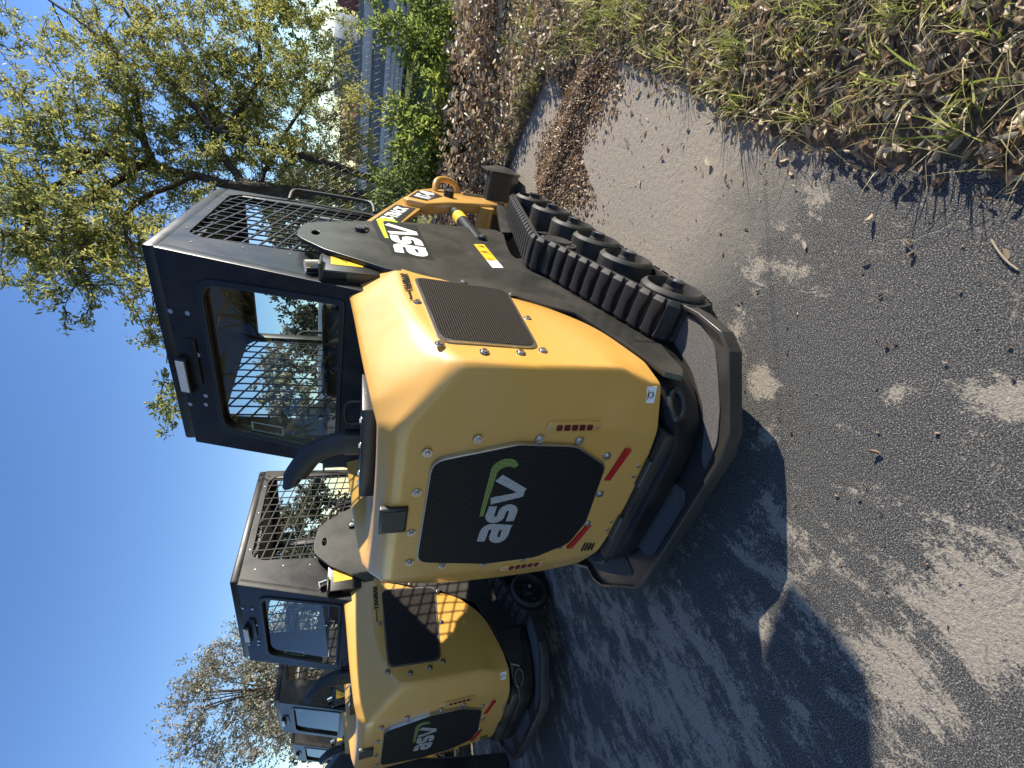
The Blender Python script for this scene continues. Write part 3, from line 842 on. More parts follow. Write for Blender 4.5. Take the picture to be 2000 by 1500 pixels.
    bk = [(2.42, .30), (2.44, .12), (2.52, .045), (3.02, .02), (3.04, .035), (2.58, .08), (2.50, .15), (2.48, .30)]
    bp = prism('bucket', bk, 0, -.65, .65, PL, T, .004)
    for s in (1, -1):
        prism('bucket_side', [(2.42, .32), (2.44, .11), (2.52, .035), (3.00, .015), (3.02, .06), (2.62, .31)], 0, s * .650, s * .664, PL, bp, .003)
    boxo('bucket_lip', (-.664, 2.40, .27), (.664, 2.50, .300), PL, bp, .006)
    tube('hose', [(-.25, 1.75, .55), (-.28, 2.0, .60), (-.25, 2.25, .50), (-.20, 2.42, .42)], .012, M['plastic'], T)
    tube('hose', [(.25, 1.72, .60), (.31, 1.95, .66), (.33, 2.15, .52), (.25, 2.4, .42)], .012, M['plastic'], T)
    # grab rail at the front right of the cab
    for s in (1, -1):
        tube('grab_rail', [(s * .40, 1.752, 1.50), (s * .425, 1.86, 1.497), (s * .425, 1.895, 1.46), (s * .425, 1.895, 1.13), (s * .425, 1.86, 1.09), (s * .40, 1.752, 1.085)], .011, M['pipe'], T, 8, 2)
    # --- tracks
    def track(s):
        # outer path in (y,z)
        circ = [((.375, .148), .148), ((1.865, .150), .150), ((.915, .375), .118)]
        pts = []
        def A_(c, r, a0, a1, n):
            for k in range(n + 1):
                t = R(a0 + (a1 - a0) * k / n); pts.append((c[0] + r * math.cos(t), c[1] + r * math.sin(t)))
        A_((.375, .148), .148, 218, 270, 5)
        for k in range(1, 20): pts.append((.375 + (1.865 - .375) * k / 20, .0))
        A_((1.865, .150), .150, 270, 450 - 8, 12)
        a0 = pts[-1]
        n0 = 12
        tgt = (.945, .490)
        for k in range(1, n0): pts.append((a0[0] + (tgt[0] - a0[0]) * k / n0, a0[1] + (tgt[1] - a0[1]) * k / n0))
        A_((.915, .375), .118, 78, 142, 5)
        a0 = pts[-1]; tgt = (.375 + .148 * math.cos(R(138)), .148 + .148 * math.sin(R(138)))
        for k in range(1, 8): pts.append((a0[0] + (tgt[0] - a0[0]) * k / 8, a0[1] + (tgt[1] - a0[1]) * k / 8))
        A_((.375, .148), .148, 138, 212, 6)
        # resample evenly
        P = [Vector(p) for p in pts]
        seg = [(P[(i + 1) % len(P)] - P[i]).length for i in range(len(P))]
        tot = sum(seg)
        def at(d):
            d %= tot
            for i, l in enumerate(seg):
                if d <= l: return P[i].lerp(P[(i + 1) % len(P)], d / max(l, 1e-9))
                d -= l
            return P[0]
        xo, xi = s * .604, s * .463
        lug_h = .017
        nb = 150
        bm = bmesh.new(); rings = []
        for i in range(nb):
            d = tot * i / nb
            p = at(d); t = (at(d + .012) - at(d - .012)).normalized(); nn = Vector((t.y, -t.x))
            o_ = p - nn * lug_h; q = p - nn * (lug_h + .022)
            rings.append([bm.verts.new((xo - s * .004, o_.x, o_.y)), bm.verts.new((xi + s * .004, o_.x, o_.y)), bm.verts.new((xi + s * .004, q.x, q.y)), bm.verts.new((xo - s * .004, q.x, q.y))])
        for i in range(nb):
            a, b = rings[i], rings[(i + 1) % nb]
            for k in range(4): bm.faces.new((a[k], a[(k + 1) % 4], b[(k + 1) % 4], b[k]))
        belt = from_bm('track_belt', bm, M['rubber'], T, 50)
        # lugs
        nl = 66
        me = None
        for kind in (0,):
            bm2 = bmesh.new()
            prof = [(-.5, 0), (-.42, .9), (-.30, 1.0), (.30, 1.0), (.42, .9), (.5, 0)]
            wv = .048
            segs = [0, .10, .24, .5, .76, .90, 1]
            rr = []
            for u in segs:
                x = xo + (xi - xo) * u
                kw = .80 if u in (0, 1) else (1.0 if u in (.10, .24, .90) else .82)
                skew = .003 * (1 if u < .5 else -1)
                hh_ = .35 if u in (0, 1) else 1.0
                rr.append([bm2.verts.new((x, a * wv * kw + skew, lug_h * h_ * hh_ - .001)) for a, h_ in prof])
            for a, b in zip(rr, rr[1:]):
                for k in range(len(prof) - 1): bm2.faces.new((a[k], a[k + 1], b[k + 1], b[k]))
            bm2.faces.new(rr[0]); bm2.faces.new(rr[-1][::-1])
            bmesh.ops.recalc_face_normals(bm2, faces=bm2.faces[:])
            me = bpy.data.meshes.new('tread_lug'); bm2.to_mesh(me); bm2.free(); me.materials.append(M['rubber'])
            me.polygons.foreach_set('use_smooth', [True] * len(me.polygons)); me.set_sharp_from_angle(angle=R(32))
        for i in range(nl):
            d = tot * i / nl
            p = at(d); t = (at(d + .02) - at(d - .02)).normalized(); nn = Vector((t.y, -t.x))
            o_ = p - nn * lug_h
            # local y along t, z along nn
            mtx = Matrix(((1, 0, 0, 0), (0, t.x, nn.x, o_.x), (0, t.y, nn.y, o_.y), (0, 0, 0, 1)))
            lo = bpy.data.objects.new('tread_lug', me); lo.matrix_local = mtx; link(lo, belt)
        # inner drive teeth seen on the inboard edge
        # wheels
        spots = [(.375, .146, .112), (.70, .146, .112), (.975, .146, .112), (1.25, .146, .112), (1.56, .146, .112), (1.865, .146, .112)]
        for (y, z, r) in spots:
            bm = bmesh.new()
            # lathe profile around x axis, (offset from outer face, radius)
            prof = [(.150, .045), (.150, r - .006), (.144, r), (.014, r), (.004, r - .008), (0, r - .016), (.012, r - .020), (.055, r - .028), (.060, .040), (.010, .036), (.0, .030), (-.004, .014), (-.004, 0.0)]
            nn_ = 28; ringv = []
            for (dx, rad) in prof:
                ringv.append([bm.verts.new((s * (.622 - dx), y + rad * math.cos(2 * math.pi * k / nn_), z + rad * math.sin(2 * math.pi * k / nn_))) for k in range(nn_)] if rad > 0 else None)
            for a, b in zip(ringv, ringv[1:]):
                if a is None or b is None: continue
                for k in range(nn_): bm.faces.new((a[k], a[(k + 1) % nn_], b[(k + 1) % nn_], b[k]))
            bm.faces.new(ringv[-2])
            w_ = from_bm('road_wheel', bm, M['dusty_rubber'], T, 38)
            h_ = cyl('wheel_hub', (s * .56, y, z), (s * .640, y, z), .031, M['chassis'], w_, 20, .004)
            bolt(w_, (s * .640, y, z), (s, 0, 0), .008)
            for k in range(5):
                t = 2 * math.pi * k / 5 + y * 7
                bolt(w_, (s * .562, y + .052 * math.cos(t), z + .052 * math.sin(t)), (s, 0, 0), .0055)
        # sprocket
        bm = bmesh.new(); cyl_bm(bm, (s * .40, .915, .365), (s * .585, .915, .365), .088, .086, 28)
        cyl_bm(bm, (s * .585, .915, .365), (s * .596, .915, .365), .062, .058, 24)
        spk = from_bm('drive_sprocket', bm, M['chassis'], T, 40)
        for k in range(9):
            t = 2 * math.pi * k / 9
            bolt(spk, (s * .586, .915 + .072 * math.cos(t), .365 + .072 * math.sin(t)), (s, 0, 0), .0075)
        # undercarriage rail
        prism('undercarriage_rail', [(.45, .12), (.60, .26), (.85, .30), (1.45, .27), (1.80, .19), (1.80, .12)], 0, s * .42, s * .47, M['plate'], T, .004)
        for y in (.84, 1.11, 1.41): prism('rail_gusset', [(y - .06, .15), (y, .27), (y + .06, .15)], 0, s * .50, s * .512, M['plate'], T, .002)
        for y in (.66, .80, .88, 1.05, 1.15): bolt(T, (s * .50, y, .255), (s, 0, .2), .009)
        boxo('track_guard', (min(s * .345, s * .36), .25, .22), (max(s * .345, s * .36), 1.75, .55), M['chassis'], T, 0)
    track(1); track(-1)
    return T

X0, Y0 = -.965, .80
loader = build_loader()
loader.location = (X0, Y0, 0)
tag(loader, category='track loader', group='yellow compact track loaders parked in a row',
    label='nearest yellow compact track loader with its bright lit side beside the leafy verge')
SKIP_FAR = {'tread_lug', 'bolt', 'screw', 'rivet', 'wheel_hub', 'rail_gusset', 'lens'}
def copy_tree(src, parent=None, skip=()):
    n = src.copy()
    C.objects.link(n)
    if parent is not None: n.parent = parent
    for ch in list(src.children):
        if ch.name.split('.')[0] in skip: continue
        copy_tree(ch, n, skip)
    return n
specs = [
    ((-2.93, .905, 0), 2.0, (), 'second yellow compact track loader with patches of sunlight on its shaded side screen'),
    ((-5.60, 1.37, 0), -3, SKIP_FAR, 'third track loader whose black cab shows beyond the second loader'),
    ((-7.75, 1.75, 0), -6, SKIP_FAR, 'farthest track loader with only its caged cab side and exhaust showing'),
]
for loc, rz, skip, lab in specs:
    c_ = copy_tree(loader, None, skip)
    c_.location = loc; c_.rotation_euler = (0, 0, R(rz)); c_['label'] = lab

# ------------------------------------------------------------------ ground
def grid(name, x0, x1, y0, y1, nx, ny, zf, mt, kind, **props):
    xs = np.linspace(x0, x1, nx); ys = np.linspace(y0, y1, ny)
    gx, gy = np.meshgrid(xs, ys)
    gz = zf(gx, gy)
    co = np.stack([gx.ravel(), gy.ravel(), gz.ravel()], 1)
    idx = np.arange(nx * ny).reshape(ny, nx)
    f = np.stack([idx[:-1, :-1].ravel(), idx[:-1, 1:].ravel(), idx[1:, 1:].ravel(), idx[1:, :-1].ravel()], 1)
    me = bpy.data.meshes.new(name)
    me.vertices.add(len(co)); me.vertices.foreach_set('co', co.ravel().astype(np.float32))
    me.loops.add(f.size); me.loops.foreach_set('vertex_index', f.ravel().astype(np.int32))
    me.polygons.add(len(f)); me.polygons.foreach_set('loop_start', np.arange(0, f.size, 4, dtype=np.int32))
    me.update(); me.validate()
    me.polygons.foreach_set('use_smooth', [True] * len(me.polygons))
    me.materials.append(mt)
    o = bpy.data.objects.new(name, me); link(o); o['kind'] = kind
    for k, val in props.items(): o[k] = val
    return o
obj_from('far_ground', [(-300, -300, -.03), (300, -300, -.03), (300, 300, -.03), (-300, 300, -.03)], [(0, 1, 2, 3)], M['lawn'])['kind'] = 'structure'
obj_from('parking_lot', [(-26, -14, 0), (14, -14, 0), (14, 6.2, 0), (-26, 6.2, 0)], [(0, 1, 2, 3)], M['asphalt'])['kind'] = 'structure'

def wob(a, seed):
    r = np.random.default_rng(seed); s = np.zeros_like(a)
    for k in range(7):
        s += np.sin(a * (1.3 * 1.8 ** k) + r.uniform(0, 6.28)) * .5 / 1.7 ** k
    return s
def verge_x(y):
    """x of the ragged line where litter and grass begin"""
    base = np.interp(y, [-1, .3, .55, .8, 1.2, 1.8, 2.2, 2.75, 3.3, 3.7], [.10, .12, .12, .12, .16, .25, .37, .38, .30, -.25])
    return base + .028 * wob(y * 3.1, 3)
def verge_y(x):
    return np.interp(x, [-9, -3, -.5, -.25, .3], [4.55, 4.35, 3.95, 3.75, 3.45]) + .05 * wob(x * 4, 5)
def verge_d(x, y):
    """signed depth into the verge, metres"""
    return np.maximum(x - verge_x(y), y - verge_y(x))
def vz(x, y):
    d = verge_d(x, y)
    return np.clip(d, -.05, .25) * .22 + np.where(d > 0, .012, -.012) + .008 * np.sin(x * 9 + 1) * np.sin(y * 8)
grid('verge', -9, 5, -1.5, 8.4, 420, 300, vz, M['soil'], 'structure')
grid('far_lawn', -40, 30, 8.3, 60, 60, 50, lambda x, y: .02 + .0 * x, M['lawn'], 'structure')

# ------------------------------------------------------------------ foliage builder
def leaves(name, pos, direc, size, tint, mt, parent=None, width=.34, fold=.18, curl=.12, kind=None, asp=None):
    """many small pointed leaves, each six points and four faces, in one mesh"""
    n = len(pos)
    d = direc / np.linalg.norm(direc, axis=1, keepdims=True)
    r = rng.normal(size=(n, 3)); side = np.cross(d, r); side /= np.linalg.norm(side, axis=1, keepdims=True)
    nr = np.cross(side, d)
    w = width if asp is None else asp[:, None]
    s = size[:, None]
    base = pos
    tip = pos + d * s - nr * s * curl
    m1 = pos + d * s * .30; m2 = pos + d * s * .68 - nr * s * curl * .4
    v = np.empty((n, 6, 3), np.float32)
    v[:, 0] = base
    v[:, 1] = m1 + side * s * w * .42 + nr * s * fold * w
    v[:, 2] = m2 + side * s * w * .48 + nr * s * fold * w
    v[:, 3] = tip
    v[:, 4] = m2 - side * s * w * .48 + nr * s * fold * w
    v[:, 5] = m1 - side * s * w * .42 + nr * s * fold * w
    f = np.array([[0, 1, 2, 3], [0, 3, 4, 5]])
    faces = (np.arange(n)[:, None, None] * 6 + f[None]).reshape(-1, 4)
    me = bpy.data.meshes.new(name)
    me.vertices.add(n * 6); me.vertices.foreach_set('co', v.ravel())
    me.loops.add(faces.size); me.loops.foreach_set('vertex_index', faces.ravel().astype(np.int32))
    me.polygons.add(len(faces)); me.polygons.foreach_set('loop_start', np.arange(0, faces.size, 4, dtype=np.int32))
    me.update()
    at = me.attributes.new('tint', 'FLOAT', 'POINT'); at.data.foreach_set('value', np.repeat(tint, 6).astype(np.float32))
    me.materials.append(mt)
    o = bpy.data.objects.new(name, me); link(o, parent)
    if kind: o['kind'] = kind
    return o
def blades(name, pos, h, lean, tint, w, mt, kind='stuff', parent=None):
    n = len(pos)
    a = rng.uniform(0, 6.283, n); side = np.stack([np.cos(a), np.sin(a), 0 * a], 1)
    ld = np.stack([np.cos(lean[0]), np.sin(lean[0]), 0 * a], 1) * lean[1][:, None]
    v = np.empty((n, 7, 3), np.float32)
    up = np.array([0, 0, 1.])
    for k, (t, ww) in enumerate(((0, 1), (.4, .85), (.75, .6))):
        c = pos + up * (h * (t - .25 * t * t * lean[1]))[:, None] + ld * (h * t * t)[:, None]
        v[:, 2 * k] = c + side * (w * ww)[:, None]; v[:, 2 * k + 1] = c - side * (w * ww)[:, None]
    v[:, 6] = pos + up * (h * (1 - .35 * lean[1]))[:, None] + ld * h[:, None]
    q = np.array([[0, 1, 3, 2], [2, 3, 5, 4], [4, 5, 6, 6]])
    F3 = (np.arange(n)[:, None, None] * 7 + q[None, :2]).reshape(-1, 4)
    T3 = (np.arange(n)[:, None] * 7 + np.array([4, 5, 6])[None])
    me = bpy.data.meshes.new(name)
    me.vertices.add(n * 7); me.vertices.foreach_set('co', v.ravel())
    loops = np.concatenate([F3.ravel(), T3.ravel()]).astype(np.int32)
    me.loops.add(len(loops)); me.loops.foreach_set('vertex_index', loops)
    st = np.concatenate([np.arange(0, F3.size, 4), F3.size + np.arange(0, T3.size, 3)]).astype(np.int32)
    me.polygons.add(len(st)); me.polygons.foreach_set('loop_start', st)
    me.update()
    at = me.attributes.new('tint', 'FLOAT', 'POINT'); at.data.foreach_set('value', np.repeat(tint, 7).astype(np.float32))
    me.materials.append(mt)
    o = bpy.data.objects.new(name, me); link(o, parent); o['kind'] = kind
    return o

class Tree:
    def __init__(s):
        s.bm = bmesh.new(); s.tw = []          # leaf anchor: (pos, dir)
    def limb(s, pts, r0, r1, n=7, wig=.03):
        p = smooth_path(pts, 2)
        p = [q + Vector(rng.normal(size=3)) * wig * (0 if i in (0,) else 1) * r0 * 2 for i, q in enumerate(p)]
        rs = [r0 + (r1 - r0) * i / (len(p) - 1) for i in range(len(p))]
        tube_bm(s.bm, p, rs, n)
        return p, rs
    def grow(s, p0, d, length, r, depth, droop=0., leafgap=.03, spread=.8, rad_leaf=1):
        """random crooked twig with children and leaf anchors"""
        k = max(3, int(length / .09))
        p = Vector(p0); d = Vector(d).normalized(); pts = [p.copy()]
        for i in range(k):
            d = (d + Vector(rng.normal(size=3)) * .22 + Vector((0, 0, -droop))).normalized()
            p = p + d * (length / k); pts.append(p.copy())
        rs = [r * (1 - .75 * i / k) for i in range(k + 1)]
        tube_bm(s.bm, pts, rs, 4 if r < .012 else 6, caps=False)
        if depth > 0:
            nb = 3 + int(rng.integers(0, 3))
            for j in range(nb):
                t = rng.uniform(.25, 1); i = min(k - 1, int(t * k))
                dd = (pts[i + 1] - pts[i]).normalized()
                q = (dd + Vector(rng.normal(size=3)) * spread).normalized()
                s.grow(pts[i].lerp(pts[i + 1], rng.uniform()), q, length * rng.uniform(.45, .75), r * .55, depth - 1, droop, leafgap, spread)
        if depth <= 1:
            n = int(length / leafgap)
            for j in range(n):
                t = rng.uniform(.15, 1) * k; i = min(k - 1, int(t))
                dd = (pts[i + 1] - pts[i]).normalized()
                s.tw.append((pts[i].lerp(pts[i + 1], t - i), (dd * .7 + Vector(rng.normal(size=3)) * .7)))
    def finish(s, parent, leaf_mt, size, tint, woodname='trunk', leafname='crown', per=1, jit=.01, width=.34, barkmt=None):
        from_bm(woodname, s.bm, barkmt or M['bark'], parent, 60)
        P = np.array([tuple(a) for a, b in s.tw]); D = np.array([tuple(b) for a, b in s.tw])
        P = np.repeat(P, per, 0); D = np.repeat(D, per, 0)
        n = len(P)
        P = P + rng.normal(size=P.shape) * jit; D = D + rng.normal(size=D.shape) * .45
        sz = rng.uniform(size[0], size[1], n)
        base = np.clip(tint[0] + .16 * (np.sin(P[:, 0] * 3.1 + P[:, 2] * 2.3) + np.sin(P[:, 1] * 2.7 + P[:, 2] * 4.)) + rng.normal(size=n) * tint[1], 0, 1)
        leaves(leafname, P, D, sz, base, leaf_mt, parent, width)
        return n

# near live oak hanging over the fence
oak = empty('oak_tree', (-1.0, 5.75, 0), 0, category='tree', label='spreading oak tree with dark crooked limbs and small olive leaves overhanging the nearest loader')
oak.location = (0, 0, 0)
t = Tree()
t.limb([(-1.02, 5.75, -.02), (-1.08, 5.75, .8), (-1.15, 5.68, 1.7), (-1.21, 5.66, 2.46)], .085, .06, 10)
t.limb([(-1.02, 5.75, .5), (-.85, 5.9, 1.3), (-.80, 6.0, 2.0), (-.74, 6.1, 2.66)], .045, .03, 8)
LIMBS = [
    ([(-1.21, 5.66, 2.40), (-1.19, 5.84, 2.83), (-1.19, 5.92, 3.3), (-1.1, 5.71, 3.54)], .055, .025),
    ([(-1.18, 5.68, 2.30), (-.98, 6.15, 2.66), (-.64, 6.7, 2.81), (-.29, 7.12, 2.95), (.04, 7.74, 3.3)], .05, .016),
    ([(-1.19, 5.9, 3.2), (-.95, 6.14, 3.35), (-.36, 6.78, 3.55), (-.13, 7.32, 4.02), (.06, 7.82, 4.56)], .045, .012),
    ([(-1.16, 5.79, 3.26), (-1.43, 4.97, 3.52), (-1.47, 4.54, 3.47), (-1.64, 4.25, 3.36), (-1.70, 4.14, 3.26), (-1.74, 4.06, 3.16)], .04, .005),
    ([(-1.17, 5.71, 2.79), (-1.38, 4.98, 3.19), (-1.52, 4.43, 3.01), (-1.59, 4.04, 2.8)], .03, .006),
    ([(-1.15, 5.7, 2.2), (-.6, 6.34, 1.97), (.01, 6.8, 1.54)], .03, .008),
    ([(-1.1, 5.71, 3.50), (-1.39, 4.98, 3.76), (-1.60, 4.62, 3.77)], .03, .008),
    ([(-1.1, 5.71, 3.50), (-1.15, 5.6, 4.1), (-1.1, 5.9, 4.8)], .03, .008),
    ([(-.74, 6.1, 2.6), (-.3, 6.9, 2.3), (.4, 7.7, 2.4)], .04, .01),
    ([(-.74, 6.1, 2.66), (-.2, 7.2, 3.5), (.3, 7.9, 3.9)], .04, .01),
]
for pts, r0, r1 in LIMBS:
    p, rs = t.limb(pts, r0, r1, 7, .12)
    for i in range(2, len(p) - 1, 2):
        for _ in range(1):
            dd = (p[i + 1] - p[i]).normalized()
            q = (dd * .6 + Vector(rng.normal(size=3)) * .8).normalized()
            t.grow(p[i], q, rng.uniform(.30, .55), .009, 1, .06, .022)
    t.grow(p[-1], (p[-1] - p[-2]), .28, .006, 1, .08, .022)
BL = [[-0.3, 7.0, 4.6, .33], [-1.2, 5.63, 4.06, 0.5], [-1.62, 4.7, 3.76, 0.42], [-1.74, 4.4, 3.62, 0.2], [-0.95, 5.92, 3.79, 0.58], [-1.43, 4.66, 3.4, 0.42], [-1.70, 4.10, 3.24, 0.10], [-1.33, 5.6, 3.45, 0.5], [-1.52, 4.72, 3.12, 0.22], [-0.68, 6.71, 3.46, 0.66], [-0.04, 7.31, 3.29, 0.7], [-0.58, 6.82, 2.99, 0.62], [0.17, 7.9, 3.07, 0.7], [-1.18, 6.42, 2.97, 0.42], [0.06, 7.6, 2.56, 0.8], [-0.73, 6.74, 2.47, 0.66], [-1.18, 6.39, 2.34, 0.45], [0.34, 7.4, 1.95, 0.6], [-0.41, 6.63, 1.77, 0.7], [-0.93, 5.97, 1.62, 0.5], [-0.41, 5.98, 1.35, 0.28], [-1.05, 5.7, 1.04, 0.4], [-2.02, 3.12, 2.46, 0.10], [-1.65, 3.8, 2.64, 0.17], [-1.56, 4.26, 2.7, 0.15]]
for x, y, z, r in BL:
    nn_ = int(112 * r ** 2) + 4
    for _ in range(nn_):
        q = Vector(rng.normal(size=3)).normalized() * r * rng.uniform(.1, 1) ** .5
        d_ = (q.normalized() * .6 + Vector(rng.normal(size=3)) * .7 + Vector((0, 0, .1))).normalized()
        t.grow(Vector((x, y, z)) + q, d_, rng.uniform(.20, .38), .0045, 1, .05, .020 if r < .5 else .026)
print('oak leaves', t.finish(oak, M['oak_leaf'], (.026, .052), (.68, .26), per=3, jit=.018))

# leafy shrubs growing through the fence
SH = [[-0.10, 5.64, 0.62, 0.20], [0.42, 5.65, 0.50, 0.22], [-0.2, 5.14, 0.38, 0.30], [0.65, 5.4, 0.30, 0.26], [0.16, 5.16, 0.22, 0.22], [-0.59, 5.05, 0.45, 0.26], [-0.46, 5.07, 0.15, 0.20], [0.66, 5.97, 0.75, 0.18], [-0.89, 5.09, 0.70, 0.26]]
SL = ['leafy green shrub in front of the white trailer skirt', 'tall green shrub poking through the chain-link at the picture edge', 'low bright green shrub at the foot of the fence', 'small green shrub in the brown litter at the picture edge', 'tiny green sprout patch between two fence shrubs',
      'dark green shrub beside the front bucket of the nearest loader', 'low shrub in leaf litter touching the black bucket', 'yellow-green shrub with upright stems behind the wire fence', 'shrub behind the lift arm of the nearest loader']
for (x, y, z, r), lab in zip(SH, SL):
    e_ = empty('shrub', (0, 0, 0), 0, category='shrub', label=lab, group='shrubs along the wire fence')
    t = Tree()
    for k in range(8):
        a = rng.uniform(0, 6.28); q = Vector((x + r * .8 * math.cos(a) * rng.uniform(.2, 1), y + r * .8 * math.sin(a) * rng.uniform(.2, 1), z + r * rng.uniform(-.2, .9)))
        b0 = Vector((x + rng.normal() * .06, y + rng.normal() * .06, -.02))
        t.limb([b0, b0.lerp(q, .5) + Vector(rng.normal(size=3)) * .04, q], .006, .003, 5)
        t.grow(b0.lerp(q, .45), (q - b0), .28, .004, 1, 0, .020)
        t.grow(q, Vector((rng.normal() * .5, rng.normal() * .5, 1)), .22, .004, 1, 0, .018)
        t.grow(q, Vector(rng.normal(size=3)), .22, .004, 1, 0, .018)
    t.finish(e_, M['shrub_leaf'], (.035, .075), (.5, .2), 'stem', 'foliage', per=1, jit=.012, width=.36)

# pale half-bare tree far left, distant trees behind
def far_tree(name, lab, x, y, h, rad, mt, size, dens, tint=(.5, .2), zb=.25, depth=1):
    e_ = empty(name, (0, 0, 0), 0, category='tree', label=lab, group='trees beyond the machines')
    t = Tree()
    t.limb([(x, y, -.05), (x, y, h * .3), (x, y, h * .62)], .15, .06, 8, 0)
    for k in range(dens):
        u = rng.uniform(0, 1); a = rng.uniform(0, 6.28); zz_ = h * (zb + (1 - zb) * u)
        rr = rad * math.sin(math.pi * (.12 + .80 * u)) * rng.uniform(.15, 1) ** .6
        p = Vector((x + rr * math.cos(a), y + rr * math.sin(a), zz_))
        d_ = Vector((math.cos(a), math.sin(a), .9 + rng.normal() * .4))
        if k % 5 == 0: t.limb([(x, y, min(h * .6, max(.3, zz_ - rr * 1.1))), (x + rr * .5 * math.cos(a), y + rr * .5 * math.sin(a), zz_ - rr * .3), p], .022, .008, 5)
        t.grow(p, d_, rng.uniform(.5, .9), .010, depth, 0, .06)
    n = t.finish(e_, mt, size, tint, 'trunk', 'crown', per=2, jit=.05, width=.45)
    return e_
far_tree('pale_tree', 'pale half-bare tree rising over the farthest cabs against the sky', -14.8, 6.6, 5.0, 1.9, M['pale_leaf'], (.05, .10), 230, (.85, .2), .18)
specs_t = [(-17, 13, 4.0, 2.4, 'dark_leaf', 'rounded dark tree beyond the second loader cab'), (-12.0, 18, 4.4, 2.6, 'pale_leaf', 'greyish tree seen between the first and second cabs'), (-9, 21, 4.2, 2.8, 'dark_leaf', 'dark tree seen through the rear window of the nearest cab'),
           (-5, 20, 4.0, 2.4, 'pale_leaf', 'grey-green tree seen low through the nearest cab screen'), (-21, 10, 4.4, 2.6, 'pale_leaf', 'pale tree behind the farthest machine'), (4.5, 30, 6.2, 4.0, 'oak_leaf', 'broad olive tree far behind the white trailer')]
for x, y, h, r_, mk, lab in specs_t:
    far_tree('background_tree', lab, x, y, h, r_, M[mk], (.12, .24), 150, (.4, .25), .12)

# palm with shaggy dry fronds standing behind the photographer (seen in the cab glass)
pm = empty('palm_tree', (0, 0, 0), 0, category='palm', label='shaggy palm with dry fronds mirrored in the rear cab glass')
bm = bmesh.new(); tube_bm(bm, [(-4.4, -2.4, 0), (-4.45, -2.35, 2.5), (-4.4, -2.3, 5.3)], [.2, .17, .16], 12); from_bm('trunk', bm, M['bark'], pm, 50)
P_, D_, S_ = [], [], []
bm = bmesh.new()
for k in range(46):
    a = rng.uniform(0, 6.28); el = rng.uniform(-1.2, 1.0)
    d0 = Vector((math.cos(a) * math.cos(el), math.sin(a) * math.cos(el), math.sin(el)))
    p = Vector((-4.4, -2.3, 5.3 + rng.uniform(-1.0, .2))); pts = [p.copy()]
    for i in range(9):
        d0 = (d0 + Vector((0, 0, -.12))).normalized(); p = p + d0 * .27; pts.append(p.copy())
        if i > 2:
            for j in range(11):
                P_.append(tuple(p + d0 * rng.uniform(-.08, .08))); D_.append(tuple(d0 * .8 + Vector(rng.normal(size=3)) * .55)); S_.append(rng.uniform(.35, .65))
    tube_bm(bm, pts, .012, 4)
from_bm('frond_stem', bm, M['bark'], pm, 50)
leaves('fronds', np.array(P_), np.array(D_), np.array(S_), rng.uniform(0, 1, len(P_)), M['frond'], pm, .06, .1, .35)

# ------------------------------------------------------------------ litter, grass, leaf drifts
# dry oak leaves
def scatter(n, x0, x1, y0, y1, keep):
    x = rng.uniform(x0, x1, n); y = rng.uniform(y0, y1, n); k = keep(x, y)
    return x[k], y[k]
def dens(x, y):
    d = verge_d(x, y)
    p = np.clip((d + .05) / .10, 0, 1) * .95
    # drift lying over the pavement beside the front of the track
    return p > rng.uniform(0, 1, len(x))
x, y = scatter(46000, -4, 3.2, 3.0, 6.2, dens)
x2, y2 = scatter(30000, -.6, 1.9, -.4, 3.0, dens)
def litter(name, x, y, s0, s1, lab=None, lift=.03):
    z = np.maximum(vz(x, y), 0) + rng.uniform(0, 1, len(x)) ** 2 * lift + .004
    D = np.stack([rng.normal(size=len(x)), rng.normal(size=len(x)), rng.normal(size=len(x)) * .28], 1)
    o = leaves(name, np.stack([x, y, z], 1), D, rng.uniform(s0, s1, len(x)), rng.beta(2.4, 1.7, len(x)), M['dry_leaf'], None, .38, .35, .25, 'stuff')
    return o
litter('dry_leaves', x, y, .03, .062, lift=.10)
litter('dry_leaves', x2, y2, .014, .042, lift=.022)
xb, yb = scatter(9000, -2.5, 2.2, 4.2, 5.4, lambda x, y: verge_d(x, y) > .2)
o_ = litter('dry_leaves', xb, yb, .05, .09, lift=.34)
# broken leaf drift swept across the concrete beside the track
nd = 26000
tt = rng.uniform(0, 1, nd); ww = rng.normal(size=nd)
dx_ = .42 - .80 * tt + ww * .05; dy_ = 2.58 + .26 * tt + .10 * np.sin(tt * 7) + ww * (.14 + .05 * np.sin(tt * 11)) 
k_ = (dx_ > -.55) & (dx_ < verge_x(dy_) + .06)
dx_, dy_ = dx_[k_], dy_[k_]
hz = .045 * np.exp(-((dy_ - (2.58 + .26 * (.42 - dx_) / .80)) / .13) ** 2)
leaves('leaf_drift', np.stack([dx_, dy_, hz * rng.uniform(.2, 1, len(dx_)) + .003], 1), np.stack([rng.normal(size=len(dx_)), rng.normal(size=len(dx_)), rng.normal(size=len(dx_)) * .4], 1), rng.uniform(.008, .030, len(dx_)), rng.beta(2, 2.2, len(dx_)), M['dry_leaf'], None, .45, .35, .25, 'stuff')
# stray leaves and crumbs on the pavement
xs, ys = scatter(1500, -1.6, .4, .15, 4.0, lambda x, y: (verge_d(x, y) < -.02) & (rng.uniform(0, 1, len(x)) < np.exp(verge_d(x, y) / .16)))
litter('stray_leaves', xs, ys, .010, .034, lift=.004)
xs, ys = scatter(500, -1.3, .3, .1, 3.0, lambda x, y: verge_d(x, y) < 0)
z = np.full(len(xs), .003)
leaves('debris', np.stack([xs, ys, z], 1), np.stack([rng.normal(size=len(xs)), rng.normal(size=len(xs)), rng.normal(size=len(xs)) * .1], 1), rng.uniform(.004, .012, len(xs)), rng.uniform(0, .3, len(xs)), M['dry_leaf'], None, .6, .3, .2, 'stuff')
